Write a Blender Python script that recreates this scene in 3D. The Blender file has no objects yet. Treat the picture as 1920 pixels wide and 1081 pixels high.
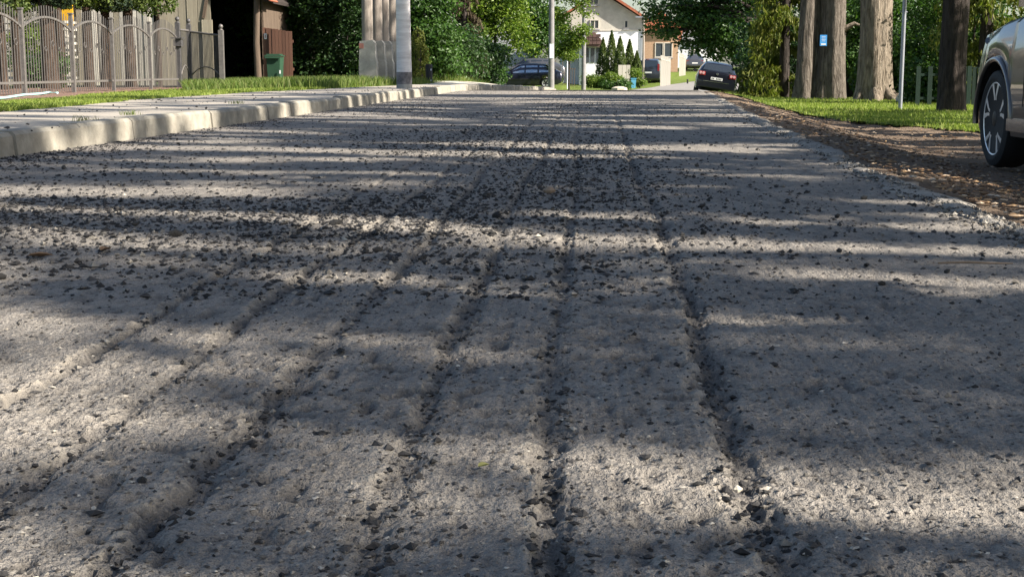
import bpy, bmesh, math
import numpy as np
from mathutils import Vector, Matrix

R = math.radians
SC = bpy.context.scene
COL = SC.collection
rng = np.random.default_rng(11)

# ------------------------------------------------------------------ camera
F_PX, CX, CY = 2600.0, 960.0, 540.5          # focal length in photo pixels
CAM_H = 0.5
PITCH = math.atan(410.5 / F_PX)
YAW = math.atan(130.0 * math.cos(PITCH) / F_PX)
cd = bpy.data.cameras.new('camera')
cam = bpy.data.objects.new('camera', cd)
COL.objects.link(cam)
cam.location = (0, 0, CAM_H)
cam.rotation_euler = (R(90) - PITCH, 0, YAW)
cd.sensor_width = 36.0
cd.lens = 36.0 * F_PX / 1920.0
cd.clip_start = 0.05
cd.clip_end = 3000
SC.camera = cam
SC.render.resolution_x, SC.render.resolution_y = 1024, 576
CAMROT = (Matrix.Rotation(YAW, 3, 'Z') @ Matrix.Rotation(R(90) - PITCH, 3, 'X'))

# ------------------------------------------------------------------ sky and sun
SUN_EL, SUN_AZ = 34.0, -20.0                  # azimuth counted from +X towards +Y
w = bpy.data.worlds.new('World')
SC.world = w
w.use_nodes = True
wn = w.node_tree.nodes
wl = w.node_tree.links
sky = wn.new('ShaderNodeTexSky')
sky.sky_type = 'NISHITA'
sky.sun_disc = False
sky.sun_elevation = R(SUN_EL)
sky.sun_rotation = R(90 - SUN_AZ)
sky.air_density = 1.0
sky.dust_density = 1.5
sky.ozone_density = 1.0
bg = wn['Background']
bg.inputs['Strength'].default_value = 0.07
wl.new(sky.outputs[0], bg.inputs['Color'])
sd = bpy.data.lights.new('sun', 'SUN')
sd.energy = 5.0
sd.angle = R(0.8)
sd.color = (1.0, 0.92, 0.81)
sun = bpy.data.objects.new('sun', sd)
COL.objects.link(sun)
tos = Vector((math.cos(R(SUN_EL)) * math.cos(R(SUN_AZ)), math.cos(R(SUN_EL)) * math.sin(R(SUN_AZ)), math.sin(R(SUN_EL))))
sun.rotation_euler = tos.to_track_quat('Z', 'Y').to_euler()
SC.view_settings.view_transform = 'Standard'
SC.view_settings.look = 'None'
SC.view_settings.gamma = 1.0
SC.view_settings.use_curve_mapping = False
SC.view_settings.exposure = 1.38
SC.cycles.max_bounces = 6
SC.cycles.transparent_max_bounces = 6
SC.cycles.sample_clamp_indirect = 4.0


# ------------------------------------------------------------------ helpers
def at(u, v, Y):
    """Point of the place at distance Y that the photograph shows at (u, v)."""
    d = CAMROT @ Vector(((u - CX) / F_PX, -(v - CY) / F_PX, -1.0))
    k = Y / d.y
    return Vector((d.x * k, Y, CAM_H + d.z * k))


def xat(u, Y, v=150):
    return at(u, v, Y).x


def sm(a, b, x):
    t = np.clip((np.asarray(x, float) - a) / (b - a), 0, 1)
    return t * t * (3 - 2 * t)


def tag(o, label=None, cat=None, group=None, kind=None):
    if label: o['label'] = label
    if cat: o['category'] = cat
    if group: o['group'] = group
    if kind: o['kind'] = kind
    return o


def empty(name, loc=(0, 0, 0), rz=0.0, parent=None):
    o = bpy.data.objects.new(name, None)
    COL.objects.link(o)
    o.location = loc
    o.rotation_euler = (0, 0, rz)
    o.empty_display_size = 0.1
    if parent: o.parent = parent
    return o


def put(name, me, mat=None, parent=None, loc=(0, 0, 0), rot=(0, 0, 0), scale=(1, 1, 1)):
    own = mat is not None and bool(me.materials) and me.materials[0] is not mat
    if mat is not None and not me.materials:
        me.materials.append(mat)
    o = bpy.data.objects.new(name, me)
    COL.objects.link(o)
    if own:                                   # shared mesh, other material: keep it on the object
        o.material_slots[0].link = 'OBJECT'
        o.material_slots[0].material = mat
    o.location = loc
    o.rotation_euler = rot
    o.scale = scale
    if parent: o.parent = parent
    return o


def mesh_np(name, V, Fc, smooth=False):
    V = np.asarray(V, np.float32)
    Fc = np.asarray(Fc, np.int32)
    k = Fc.shape[1]
    me = bpy.data.meshes.new(name)
    me.vertices.add(len(V))
    me.vertices.foreach_set('co', V.ravel())
    me.loops.add(Fc.size)
    me.loops.foreach_set('vertex_index', Fc.ravel())
    me.polygons.add(len(Fc))
    me.polygons.foreach_set('loop_start', np.arange(0, Fc.size, k, dtype=np.int32))
    me.polygons.foreach_set('loop_total', np.full(len(Fc), k, np.int32))
    me.polygons.foreach_set('use_smooth', np.full(len(Fc), smooth, bool))
    me.update(calc_edges=True)
    return me


class MB:
    def __init__(s):
        s.v, s.f = [], []

    def box(s, c, d, rot=None):
        n = len(s.v)
        for x in (-.5, .5):
            for y in (-.5, .5):
                for z in (-.5, .5):
                    p = Vector((x * d[0], y * d[1], z * d[2]))
                    if rot is not None: p = rot @ p
                    s.v.append(tuple(p + Vector(c)))
        for f in ((0, 1, 3, 2), (4, 6, 7, 5), (0, 4, 5, 1), (2, 3, 7, 6), (0, 2, 6, 4), (1, 5, 7, 3)):
            s.f.append(tuple(n + i for i in f))
        return s

    def tube(s, pts, rad, n=10, cap=True):
        pts = [Vector(p) for p in pts]
        if not hasattr(rad, '__len__'): rad = [rad] * len(pts)
        base = len(s.v)
        ref = None
        for i, p in enumerate(pts):
            t = (pts[min(i + 1, len(pts) - 1)] - pts[max(i - 1, 0)]).normalized()
            if ref is None:
                ref = Vector((1, 0, 0)) if abs(t.x) < .9 else Vector((0, 1, 0))
            a = (ref - t * ref.dot(t)).normalized()
            b = t.cross(a)
            ref = a
            for k in range(n):
                q = 2 * math.pi * k / n
                s.v.append(tuple(p + (a * math.cos(q) + b * math.sin(q)) * rad[i]))
        for i in range(len(pts) - 1):
            for k in range(n):
                k2 = (k + 1) % n
                s.f.append((base + i * n + k, base + i * n + k2, base + (i + 1) * n + k2, base + (i + 1) * n + k))
        if cap:
            s.f.append(tuple(base + k for k in range(n))[::-1])
            s.f.append(tuple(base + (len(pts) - 1) * n + k for k in range(n)))
        return s

    def lathe(s, prof, n=16, c=(0, 0, 0), axis='z'):
        base = len(s.v)
        for (r, h) in prof:
            for k in range(n):
                q = 2 * math.pi * k / n
                a, b = r * math.cos(q), r * math.sin(q)
                p = (a, b, h) if axis == 'z' else ((a, h, b) if axis == 'y' else (h, a, b))
                s.v.append((p[0] + c[0], p[1] + c[1], p[2] + c[2]))
        for i in range(len(prof) - 1):
            for k in range(n):
                k2 = (k + 1) % n
                s.f.append((base + i * n + k, base + i * n + k2, base + (i + 1) * n + k2, base + (i + 1) * n + k))
        s.f.append(tuple(base + k for k in range(n))[::-1])
        s.f.append(tuple(base + (len(prof) - 1) * n + k for k in range(n)))
        return s

    def prism(s, outline, y0, y1):
        """outline of (x, z) pulled along y"""
        n = len(s.v)
        m = len(outline)
        for y in (y0, y1):
            for (x, z) in outline: s.v.append((x, y, z))
        s.f.append(tuple(range(n, n + m)))
        s.f.append(tuple(range(n + m, n + 2 * m))[::-1])
        for i in range(m):
            j = (i + 1) % m
            s.f.append((n + i, n + m + i, n + m + j, n + j))
        return s

    def quad(s, *p):
        n = len(s.v)
        s.v += [tuple(q) for q in p]
        s.f.append(tuple(range(n, n + len(p))))
        return s

    def mesh(s, name, smooth=None):
        me = bpy.data.meshes.new(name)
        me.from_pydata(s.v, [], s.f)
        bm = bmesh.new(); bm.from_mesh(me)
        bmesh.ops.recalc_face_normals(bm, faces=bm.faces)
        bm.to_mesh(me); bm.free()
        if smooth is not None:
            me.polygons.foreach_set('use_smooth', np.ones(len(me.polygons), bool))
            me.set_sharp_from_angle(angle=R(smooth))
        return me

    def build(s, name, mat, parent=None, smooth=None, loc=(0, 0, 0), rot=(0, 0, 0)):
        return put(name, s.mesh(name, smooth), mat, parent, loc, rot)


# ------------------------------------------------------------------ materials
class N:
    """little node-writing helper"""

    def __init__(s, name):
        s.m = bpy.data.materials.new(name)
        s.m.use_nodes = True
        s.t = s.m.node_tree
        s.n = s.t.nodes
        s.b = s.n['Principled BSDF']
        s.out = s.n['Material Output']
        s.tc = s.n.new('ShaderNodeTexCoord')

    def link(s, a, b):
        s.t.links.new(a, b)

    def vec(s, scale=(1, 1, 1), src='Object'):
        mp = s.n.new('ShaderNodeMapping')
        mp.inputs['Scale'].default_value = scale
        s.link(s.tc.outputs[src], mp.inputs['Vector'])
        return mp.outputs[0]

    def noise(s, scale, detail=4, rough=.6, v=None, dist=0.0):
        t = s.n.new('ShaderNodeTexNoise')
        t.inputs['Scale'].default_value = scale
        t.inputs['Detail'].default_value = detail
        t.inputs['Roughness'].default_value = rough
        t.inputs['Distortion'].default_value = dist
        s.link(v if v is not None else s.vec(), t.inputs['Vector'])
        return t.outputs['Fac']

    def voro(s, scale, v=None, out='Distance', feat='F1'):
        t = s.n.new('ShaderNodeTexVoronoi')
        t.feature = feat
        t.inputs['Scale'].default_value = scale
        s.link(v if v is not None else s.vec(), t.inputs['Vector'])
        return t.outputs[out]

    def ramp(s, fac, stops):
        r = s.n.new('ShaderNodeValToRGB')
        el = r.color_ramp.elements
        while len(el) < len(stops): el.new(0.5)
        for e, (p, c) in zip(el, stops):
            e.position = p
            e.color = (*c, 1) if hasattr(c, '__len__') else (c, c, c, 1)
        s.link(fac, r.inputs[0])
        return r.outputs[0]

    def mix(s, fac, a, b, mode='MIX'):
        m = s.n.new('ShaderNodeMix')
        m.data_type = 'RGBA'
        m.blend_type = mode
        for i, val in ((0, fac), (6, a), (7, b)):
            if hasattr(val, 'links'):
                s.link(val, m.inputs[i])
            elif hasattr(val, '__len__'):
                m.inputs[i].default_value = (*val, 1)
            else:
                m.inputs[i].default_value = val if i == 0 else (val, val, val, 1)
        return m.outputs[2]

    def math(s, op, a, b=0.0):
        m = s.n.new('ShaderNodeMath')
        m.operation = op
        for sock, val in ((m.inputs[0], a), (m.inputs[1], b)):
            if hasattr(val, 'links'): s.link(val, sock)
            else: sock.default_value = val
        return m.outputs[0]

    def island(s):
        return s.n.new('ShaderNodeNewGeometry').outputs['Random Per Island']

    def objrand(s):
        return s.n.new('ShaderNodeObjectInfo').outputs['Random']

    def color(s, c):
        if hasattr(c, 'links'): s.link(c, s.b.inputs['Base Color'])
        else: s.b.inputs['Base Color'].default_value = (*c, 1)
        return s

    def set(s, **k):
        for a, v in k.items():
            s.b.inputs[{'rough': 'Roughness', 'metal': 'Metallic', 'spec': 'Specular IOR Level', 'coat': 'Coat Weight',
                        'coatr': 'Coat Roughness', 'trans': 'Transmission Weight', 'ior': 'IOR', 'alpha': 'Alpha'}[a]].default_value = v
        return s

    def bump(s, h, strength=.4, dist=.01):
        b = s.n.new('ShaderNodeBump')
        b.inputs['Strength'].default_value = strength
        b.inputs['Distance'].default_value = dist
        s.link(h, b.inputs['Height'])
        s.link(b.outputs[0], s.b.inputs['Normal'])
        return s


def plain(name, c1, c2=None, scale=6, rough=.7, bump=0.0, bscale=40, metal=0, spec=.3, coat=0, vscale=(1, 1, 1), rand=0.0):
    n = N(name)
    v = n.vec(vscale)
    c2 = c2 or tuple(x * .7 for x in c1)
    col = n.ramp(n.noise(scale, 5, .65, v), [(.3, c2), (.7, c1)])
    if rand:
        col = n.mix(1.0, col, n.ramp(n.objrand(), [(0, 1 - rand), (1, 1.0)]), 'MULTIPLY')
    n.color(col)
    n.set(rough=rough, metal=metal, spec=spec, coat=coat)
    if bump: n.bump(n.noise(bscale, 4, .6, v), bump, .02)
    return n.m


def leafmat(name, cols, trans=.35, rough=.45):
    n = N(name)
    stops = [(i / max(1, len(cols) - 1), c) for i, c in enumerate(cols)]
    col = n.ramp(n.island(), stops)
    big = n.ramp(n.noise(.8, 3), [(.3, .72), (.7, 1.12)])
    col = n.mix(1.0, col, big, 'MULTIPLY')
    n.color(col).set(rough=rough, spec=.35)
    t = n.n.new('ShaderNodeBsdfTranslucent')
    n.link(n.mix(1.0, col, (1.0, 1.15, .55), 'MULTIPLY'), t.inputs['Color'])
    mx = n.n.new('ShaderNodeMixShader')
    mx.inputs[0].default_value = trans
    n.link(n.b.outputs[0], mx.inputs[1])
    n.link(t.outputs[0], mx.inputs[2])
    n.link(mx.outputs[0], n.out.inputs['Surface'])
    return n.m


M = {}


def make_materials():
    # milled asphalt: dusty grey binder with stone aggregate
    n = N('milled_asphalt')
    big = n.noise(2.2, 5, .65)
    mid = n.noise(14, 5, .7, n.vec((1, .45, 1)))
    dust = n.ramp(big, [(.3, (.275, .25, .22)), (.7, (.375, .338, .292))])
    col = n.mix(n.ramp(mid, [(.3, .5), (.56, 0.0)]), dust, (.08, .075, .07))
    st = n.voro(95, out='Color')
    sep = n.n.new('ShaderNodeSeparateColor'); n.link(st, sep.inputs[0])
    stone = n.ramp(sep.outputs[0], [(0, (.05, .048, .047)), (.22, (.08, .077, .074)), (.5, (.25, .23, .21)), (.85, (.33, .31, .28)), (1, (.5, .46, .4))])
    sp = n.ramp(n.voro(95), [(.25, .5), (.55, 0.0)])
    col = n.mix(sp, col, stone)
    fine = n.noise(420, 2, .6)
    col = n.mix(n.ramp(fine, [(.36, .5), (.48, 0)]), col, (.07, .066, .063))
    at_ = n.n.new('ShaderNodeAttribute'); at_.attribute_name = 'lit_lip_scrape'
    wf = at_.outputs['Fac']
    col = n.mix(n.math('MULTIPLY', n.ramp(n.math('SUBTRACT', wf, 0.0), [(0, 0), (1, 1)]), .75), col, (.45, .4, .33))  # paler colour for sunlit left groove lips and the scrape line
    at2 = n.n.new('ShaderNodeAttribute'); at2.attribute_name = 'recess_dark'
    col = n.mix(n.math('MULTIPLY', at2.outputs['Fac'], .6), col, (.06, .057, .055))  # darker colour in groove floors and pits
    n.color(col).set(rough=.92, spec=.2)
    h = n.math('ADD', n.math('MULTIPLY', n.voro(140), .6), n.math('ADD', n.noise(60, 4, .7), n.math('MULTIPLY', fine, .6)))
    n.bump(h, .9, .009)
    M['road'] = n.m
    n = N('asphalt_crumb')
    c = n.ramp(n.island(), [(0, (.02, .02, .02)), (.55, (.042, .04, .039)), (.86, (.075, .07, .066)), (.95, (.2, .18, .15)), (1, (.42, .38, .32))])
    n.color(n.mix(1.0, c, n.ramp(n.noise(60, 3), [(.3, .7), (.7, 1.15)]), 'MULTIPLY')).set(rough=.85, spec=.25)
    n.bump(n.noise(150, 3), .6, .004)
    M['crumb'] = n.m
    n = N('asphalt_chunk')
    c = n.ramp(n.objrand(), [(0, (.02, .02, .02)), (.6, (.04, .039, .038)), (1, (.085, .08, .072))])
    n.color(n.mix(n.ramp(n.voro(60), [(.1, .6), (.3, 0)]), c, (.2, .185, .16))).set(rough=.85, spec=.25)
    n.bump(n.noise(90, 4), .8, .006)
    M['chunk'] = n.m
    M['old_asphalt'] = plain('old_asphalt', (.3, .28, .255), (.2, .19, .175), 3, .9, .3, 120)
    M['edge'] = plain('crumbled_road_edge', (.42, .385, .335), (.22, .205, .18), 25, .9, .8, 120)
    M['kerb'] = plain('kerb_concrete', (.4, .37, .305), (.24, .22, .18), 9, .85, .4, 90, rand=.15)
    M['pave'] = plain('pavement_concrete', (.42, .375, .31), (.29, .262, .225), 2.2, .88, .25, 150)
    M['cream'] = plain('pale_pavement', (.62, .57, .47), (.48, .44, .36), 2, .88, .2, 80)
    n = N('verge_dirt')
    c = n.ramp(n.noise(3, 6, .7), [(.3, (.15, .11, .078)), (.55, (.27, .2, .145)), (.75, (.36, .28, .2))])
    c = n.mix(n.ramp(n.voro(55), [(.1, .55), (.35, 0)]), c, (.34, .26, .17))
    n.color(n.mix(n.ramp(n.noise(70, 4, .7), [(.4, .6), (.55, 0)]), c, (.05, .04, .03))).set(rough=.95, spec=.1)
    n.bump(n.noise(45, 6, .75), .9, .03)
    M['dirt'] = n.m
    n = N('grassy_ground')
    c = n.ramp(n.noise(1.2, 6, .7), [(.3, (.05, .07, .02)), (.6, (.085, .12, .03)), (.8, (.13, .15, .045))])
    n.color(c).set(rough=.95, spec=.1)
    n.bump(n.noise(40, 5, .7), .8, .04)
    M['ground'] = n.m
    n = N('lawn_soil')
    c = n.ramp(n.noise(2.5, 6, .75), [(.3, (.09, .12, .025)), (.6, (.15, .2, .04)), (.8, (.24, .22, .08))])
    n.color(c).set(rough=.95, spec=.1)
    n.bump(n.noise(60, 5, .7), .9, .04)
    M['lawn'] = n.m
    M['mulch'] = plain('red_brown_mulch', (.3, .19, .14), (.1, .06, .045), 22, .95, .9, 60)
    # foliage
    M['grass'] = leafmat('grass_blades', [(.16, .23, .035), (.23, .31, .05), (.32, .35, .085), (.19, .27, .04)], .4, .6)
    M['grass_dry'] = leafmat('tall_grass', [(.09, .14, .025), (.13, .2, .035), (.24, .25, .09)], .4, .6)
    M['straw'] = leafmat('straw_tuft', [(.4, .36, .16), (.3, .3, .1)], .3, .7)
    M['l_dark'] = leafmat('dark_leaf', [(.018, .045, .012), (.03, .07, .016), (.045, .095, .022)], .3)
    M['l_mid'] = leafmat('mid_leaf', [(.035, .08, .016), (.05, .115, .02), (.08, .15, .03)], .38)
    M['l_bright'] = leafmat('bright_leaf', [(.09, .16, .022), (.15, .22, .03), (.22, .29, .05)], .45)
    M['l_thuja'] = leafmat('thuja_spray', [(.05, .085, .018), (.085, .125, .025), (.13, .17, .035)], .3, .6)
    M['l_yellow'] = leafmat('yellow_green_spray', [(.09, .12, .02), (.15, .18, .03), (.22, .22, .05)], .35, .6)
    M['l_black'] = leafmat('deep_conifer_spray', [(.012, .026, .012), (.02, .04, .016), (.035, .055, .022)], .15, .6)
    M['l_brown'] = leafmat('withered_spray', [(.05, .035, .022), (.09, .065, .04), (.12, .1, .06)], .2, .7)
    # bark
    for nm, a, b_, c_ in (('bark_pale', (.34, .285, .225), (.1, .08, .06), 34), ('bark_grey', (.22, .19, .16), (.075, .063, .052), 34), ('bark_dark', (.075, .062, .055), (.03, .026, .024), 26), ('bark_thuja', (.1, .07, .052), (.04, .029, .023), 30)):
        n = N(nm)
        v = n.vec((1, 1, .16))
        ridg = n.noise(c_ * .55, 5, .65, v, .6)
        c = n.ramp(ridg, [(.36, b_), (.5, tuple((p + q) / 2 for p, q in zip(a, b_))), (.66, a)])
        moss = n.ramp(n.noise(2.2, 4), [(.52, 0.0), (.7, .35)])
        n.color(n.mix(moss, c, tuple(x * .75 for x in a))).set(rough=.95, spec=.1)
        n.bump(ridg, 1.0, .1)
        M[nm] = n.m
    M['moss'] = plain('mossy_root', (.34, .29, .1), (.16, .13, .06), 12, .95, .8, 40)
    # building stuff
    M['fence'] = plain('fence_iron', (.2, .185, .17), (.12, .11, .105), 12, .55, .1, 60, .3)
    M['fence_dark'] = plain('gate_iron', (.12, .115, .115), (.07, .068, .07), 12, .5, .1, 60, .3)
    M['plank'] = plain('weathered_plank', (.42, .38, .29), (.22, .19, .14), 3, .9, .5, 30, vscale=(3, 3, .35), rand=.35)
    M['plank_pale'] = plain('pale_board', (.72, .68, .6), (.5, .46, .4), 3, .85, .4, 30, vscale=(3, 3, .4), rand=.4)
    M['shed_wood'] = plain('rough_barn_timber', (.15, .11, .08), (.08, .058, .042), 4, .9, .6, 30, vscale=(3, 3, .3))
    M['dark_wood'] = plain('shade_dark_timber', (.045, .035, .03), (.025, .02, .018), 4, .95, .4, 30)  # the barn's inner shade is put into this dark colour
    M['board_brown'] = plain('red_brown_board', (.2, .1, .065), (.11, .052, .036), 3, .75, .3, 30, vscale=(4, 4, .3), rand=.4)
    M['tile_red'] = plain('clay_tile', (.5, .17, .09), (.3, .1, .06), 4, .8, .3, 30, rand=.35)
    M['tile_dark'] = plain('aged_tile', (.17, .1, .085), (.09, .055, .05), 4, .8, .3, 30, rand=.4)
    M['render_beige'] = plain('aged_render', (.56, .53, .46), (.4, .375, .32), 1.4, .9, .2, 40)
    M['render_white'] = plain('white_render', (.78, .78, .78), (.66, .66, .67), 1.5, .9, .15, 40)
    M['render_grey'] = plain('grey_render', (.4, .4, .42), (.32, .32, .34), 1.5, .9, .15, 40)
    M['brick_orange'] = plain('orange_brickwork', (.42, .29, .19), (.32, .2, .13), 8, .9, .2, 40)
    M['white_paint'] = plain('white_paint', (.62, .58, .5), (.5, .46, .4), 3, .6, rand=.15)
    M['yellow'] = plain('yellow_paint', (.75, .42, .02), (.6, .32, .02), 3, .5)
    M['concrete'] = plain('old_concrete', (.42, .41, .37), (.27, .26, .235), 4, .9, .5, 60)
    M['pole_wood'] = plain('grey_pole_wood', (.36, .315, .27), (.2, .17, .145), 5, .9, .7, 30, vscale=(4, 4, .25))
    M['pole_white'] = plain('whitewashed_pole', (.78, .77, .77), (.5, .48, .48), 3, .85, .35, 30, vscale=(.5, .5, 3.5))
    M['pole_band'] = plain('tarred_pole_base', (.3, .28, .28), (.07, .067, .068), 6, .85, .4, 40)
    M['pole_grey'] = plain('grey_concrete_pole', (.26, .25, .25), (.17, .165, .165), 3, .85, .2, 40)
    M['steel'] = plain('galvanised_steel', (.34, .36, .4), (.25, .26, .3), 5, .45, metal=.5)
    M['bin_green'] = plain('green_plastic', (.035, .085, .05), (.025, .06, .036), 4, .45)
    M['bin_blue'] = plain('blue_plastic', (.12, .38, .55), (.09, .3, .45), 4, .45)
    M['fence_green'] = plain('green_board', (.009, .032, .02), (.006, .02, .013), 4, .7, .2, 30, rand=.3)
    M['black'] = plain('black_plastic', (.02, .02, .02), (.014, .014, .014), 5, .5)
    M['rubber'] = plain('tyre_rubber', (.022, .022, .023), (.016, .016, .016), 8, .75, .2, 60)
    M['sign_blue'] = plain('blue_enamel', (.08, .33, .72), (.06, .27, .62), 3, .4)
    M['white'] = plain('white_enamel', (.8, .8, .8), (.72, .72, .72), 3, .45)
    M['red_label'] = plain('faded_red_label', (.5, .22, .17), (.35, .15, .12), 30, .6)
    M['paper'] = plain('paper_notice', (.72, .76, .85), (.55, .6, .7), 20, .7)
    M['hose'] = plain('pale_turquoise_plastic', (.45, .75, .72), (.35, .62, .6), 6, .4)
    M['twig'] = plain('dry_twig', (.24, .18, .13), (.13, .1, .07), 20, .9)
    M['dry_leaf'] = plain('dry_leaf', (.22, .14, .075), (.14, .085, .05), 30, .8)
    M['stone'] = plain('pale_stone', (.55, .5, .4), (.4, .36, .3), 8, .9, .6, 20)
    # vehicles
    def paint(nm, c, metal=.4, rough=.28):
        n = N(nm)
        n.color(n.ramp(n.noise(3, 3), [(.3, tuple(x * .9 for x in c)), (.7, c)])).set(rough=rough, metal=metal, coat=1.0, coatr=.04)
        M[nm] = n.m
    paint('paint_taupe', (.1, .092, .087), .7, .28)
    paint('paint_navy', (.012, .013, .028), .3)
    paint('paint_black_blue', (.006, .007, .013), .1)
    paint('paint_grey', (.12, .12, .125), .6)
    paint('paint_slate', (.05, .055, .075), .5)
    n = N('car_glass'); n.color((.02, .025, .03)).set(rough=.05, spec=.8, coat=1.0, coatr=.02); M['glass'] = n.m
    n = N('house_glass'); n.color((.05, .06, .07)).set(rough=.08, spec=.7); M['hglass'] = n.m
    n = N('chrome'); n.color((.7, .7, .72)).set(rough=.15, metal=1.0); M['chrome'] = n.m
    n = N('sky_glass'); n.color((.42, .5, .58)).set(rough=.06, metal=.85); M['glass_sky'] = n.m  # pale tint stands in for skylight seen through the cabin
    n = N('alloy'); n.color((.72, .72, .73)).set(rough=.35, metal=.6); M['alloy'] = n.m
    n = N('tail_lamp'); n.color((.32, .02, .025)).set(rough=.12, spec=.7, coat=1.0); M['lamp_red'] = n.m
    n = N('lamp_clear'); n.color((.6, .35, .36)).set(rough=.12, spec=.7, coat=1.0); M['lamp_clear'] = n.m


make_materials()


# ------------------------------------------------------------------ terrain shape
def edge_r(y):
    """right edge of the asphalt"""
    return np.interp(y, [-5, 4.6, 6.7, 13, 23.6, 34, 45, 60, 75, 85, 95, 105, 120], [1.42, 1.42, 1.45, 1.75, 2.36, 3.0, 3.6, 4.8, 7.0, 9.5, 14, 24, 44])


def edge_l(y):
    """left edge of the asphalt: foot of the kerb"""
    return np.interp(y, [-5, 8, 17, 27, 33, 38, 45, 60, 75, 90, 100, 108, 115, 120], [-3.32, -3.3, -3.08, -2.95, -2.85, -2.2, -1.0, -.2, 2.0, 3.8, 5.6, 8.6, 15, 30])


def fall(y):
    return -.62 * sm(31, 64, y) - .12 * sm(64, 90, y)


def ground_z(x, y):
    x = np.asarray(x, float); y = np.asarray(y, float)
    el, er = edge_l(np.minimum(y, 33)), edge_r(y)
    left = .1 - .1 * sm(-5.4, -9, x)
    left = left + (fall(y) * (1 - sm(-4.5, -9, x)))
    right = -.225 * sm(0.0, 1.5, x - er) + fall(y)
    far = 1.15 * sm(92, 140, y) * sm(2, 6, x) + .4 * sm(100, 160, y)
    z = np.where(x < -1.0, left, right) + far
    # bed under the asphalt, pavement and kerb
    bed = (x > el - 2.0) & (x < er + .02) & (y < 36)
    z = np.where(bed, np.minimum(z, fall(y) - .12), z)
    bed2 = (x > edge_l(y) - .2) & (x < er + .02) & (y >= 36)
    return np.where(bed2, z - .1, z)


def smoothnoise(x, y, f, seed):
    """value noise on numpy arrays"""
    r = np.random.default_rng(seed)
    T = r.random((256, 256))
    u, v = x * f, y * f
    i, j = np.floor(u).astype(int), np.floor(v).astype(int)
    a, b = u - i, v - j
    a, b = a * a * (3 - 2 * a), b * b * (3 - 2 * b)
    g = lambda p, q: T[p % 256, q % 256]
    return (g(i, j) * (1 - a) + g(i + 1, j) * a) * (1 - b) + (g(i, j + 1) * (1 - a) + g(i + 1, j + 1) * a) * b


def grid_mesh(name, X, Y, Z, smooth=True):
    m, n = X.shape
    V = np.stack([X, Y, Z], -1).reshape(-1, 3)
    idx = np.arange(m * n).reshape(m, n)
    Fc = np.stack([idx[:-1, :-1], idx[:-1, 1:], idx[1:, 1:], idx[1:, :-1]], -1).reshape(-1, 4)
    return mesh_np(name, V, Fc, smooth)


def sheet(name, ys, xl, xr, nx, zf, mat, kind='structure', parent=None):
    ys = np.asarray(ys, float)
    t = np.linspace(0, 1, nx)
    Y = np.repeat(ys[:, None], nx, 1)
    X = np.array([xl(y) for y in ys])[:, None] * (1 - t) + np.array([xr(y) for y in ys])[:, None] * t
    o = put(name, grid_mesh(name, X, Y, zf(X, Y)), mat, parent)
    if kind: o['kind'] = kind
    return o


# ground reaching to the horizon
gx = np.concatenate([[-900, -500, -260, -140, -80, -50, -35], np.arange(-26, 26, .5), [26, 30, 40, 60, 90, 140, 260, 500, 900]])
gy = np.concatenate([[-300, -120, -60, -30, -15], np.arange(-8, 60, .6), np.arange(60, 170, 1.5), [175, 200, 250, 350, 500, 800, 1400, 2200]])
GX, GY = np.meshgrid(gx, gy)
o = put('ground', grid_mesh('ground', GX, GY, ground_z(GX, GY) - .07), M['ground'])
o['kind'] = 'structure'

# ---- milled road: real relief near by, grooves cut along it
GROOVES = [(-.885, .018, .9), (-.666, .018, 1.0), (-.465, .02, 1.0), (-.237, .02, 1.0), (-.03, .018, .9), (.222, .024, 1.15)]


def groove_x(k, y):
    x0 = GROOVES[k][0]
    drift = [-.002, 0, 0, 0, 0, .012][k]
    return x0 + drift * (y - 2.2) + .012 * np.sin(y * .9 + k * 2.1) + .006 * np.sin(y * 3.1 + k)


def road_z(x, y):
    x = np.asarray(x, float); y = np.asarray(y, float)
    z = fall(y)
    z = z + .008 * (smoothnoise(x, y * .5, 1.1, 1) - .5) + .004 * (smoothnoise(x + 3, y, 4.5, 2) - .5)
    return z


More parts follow.
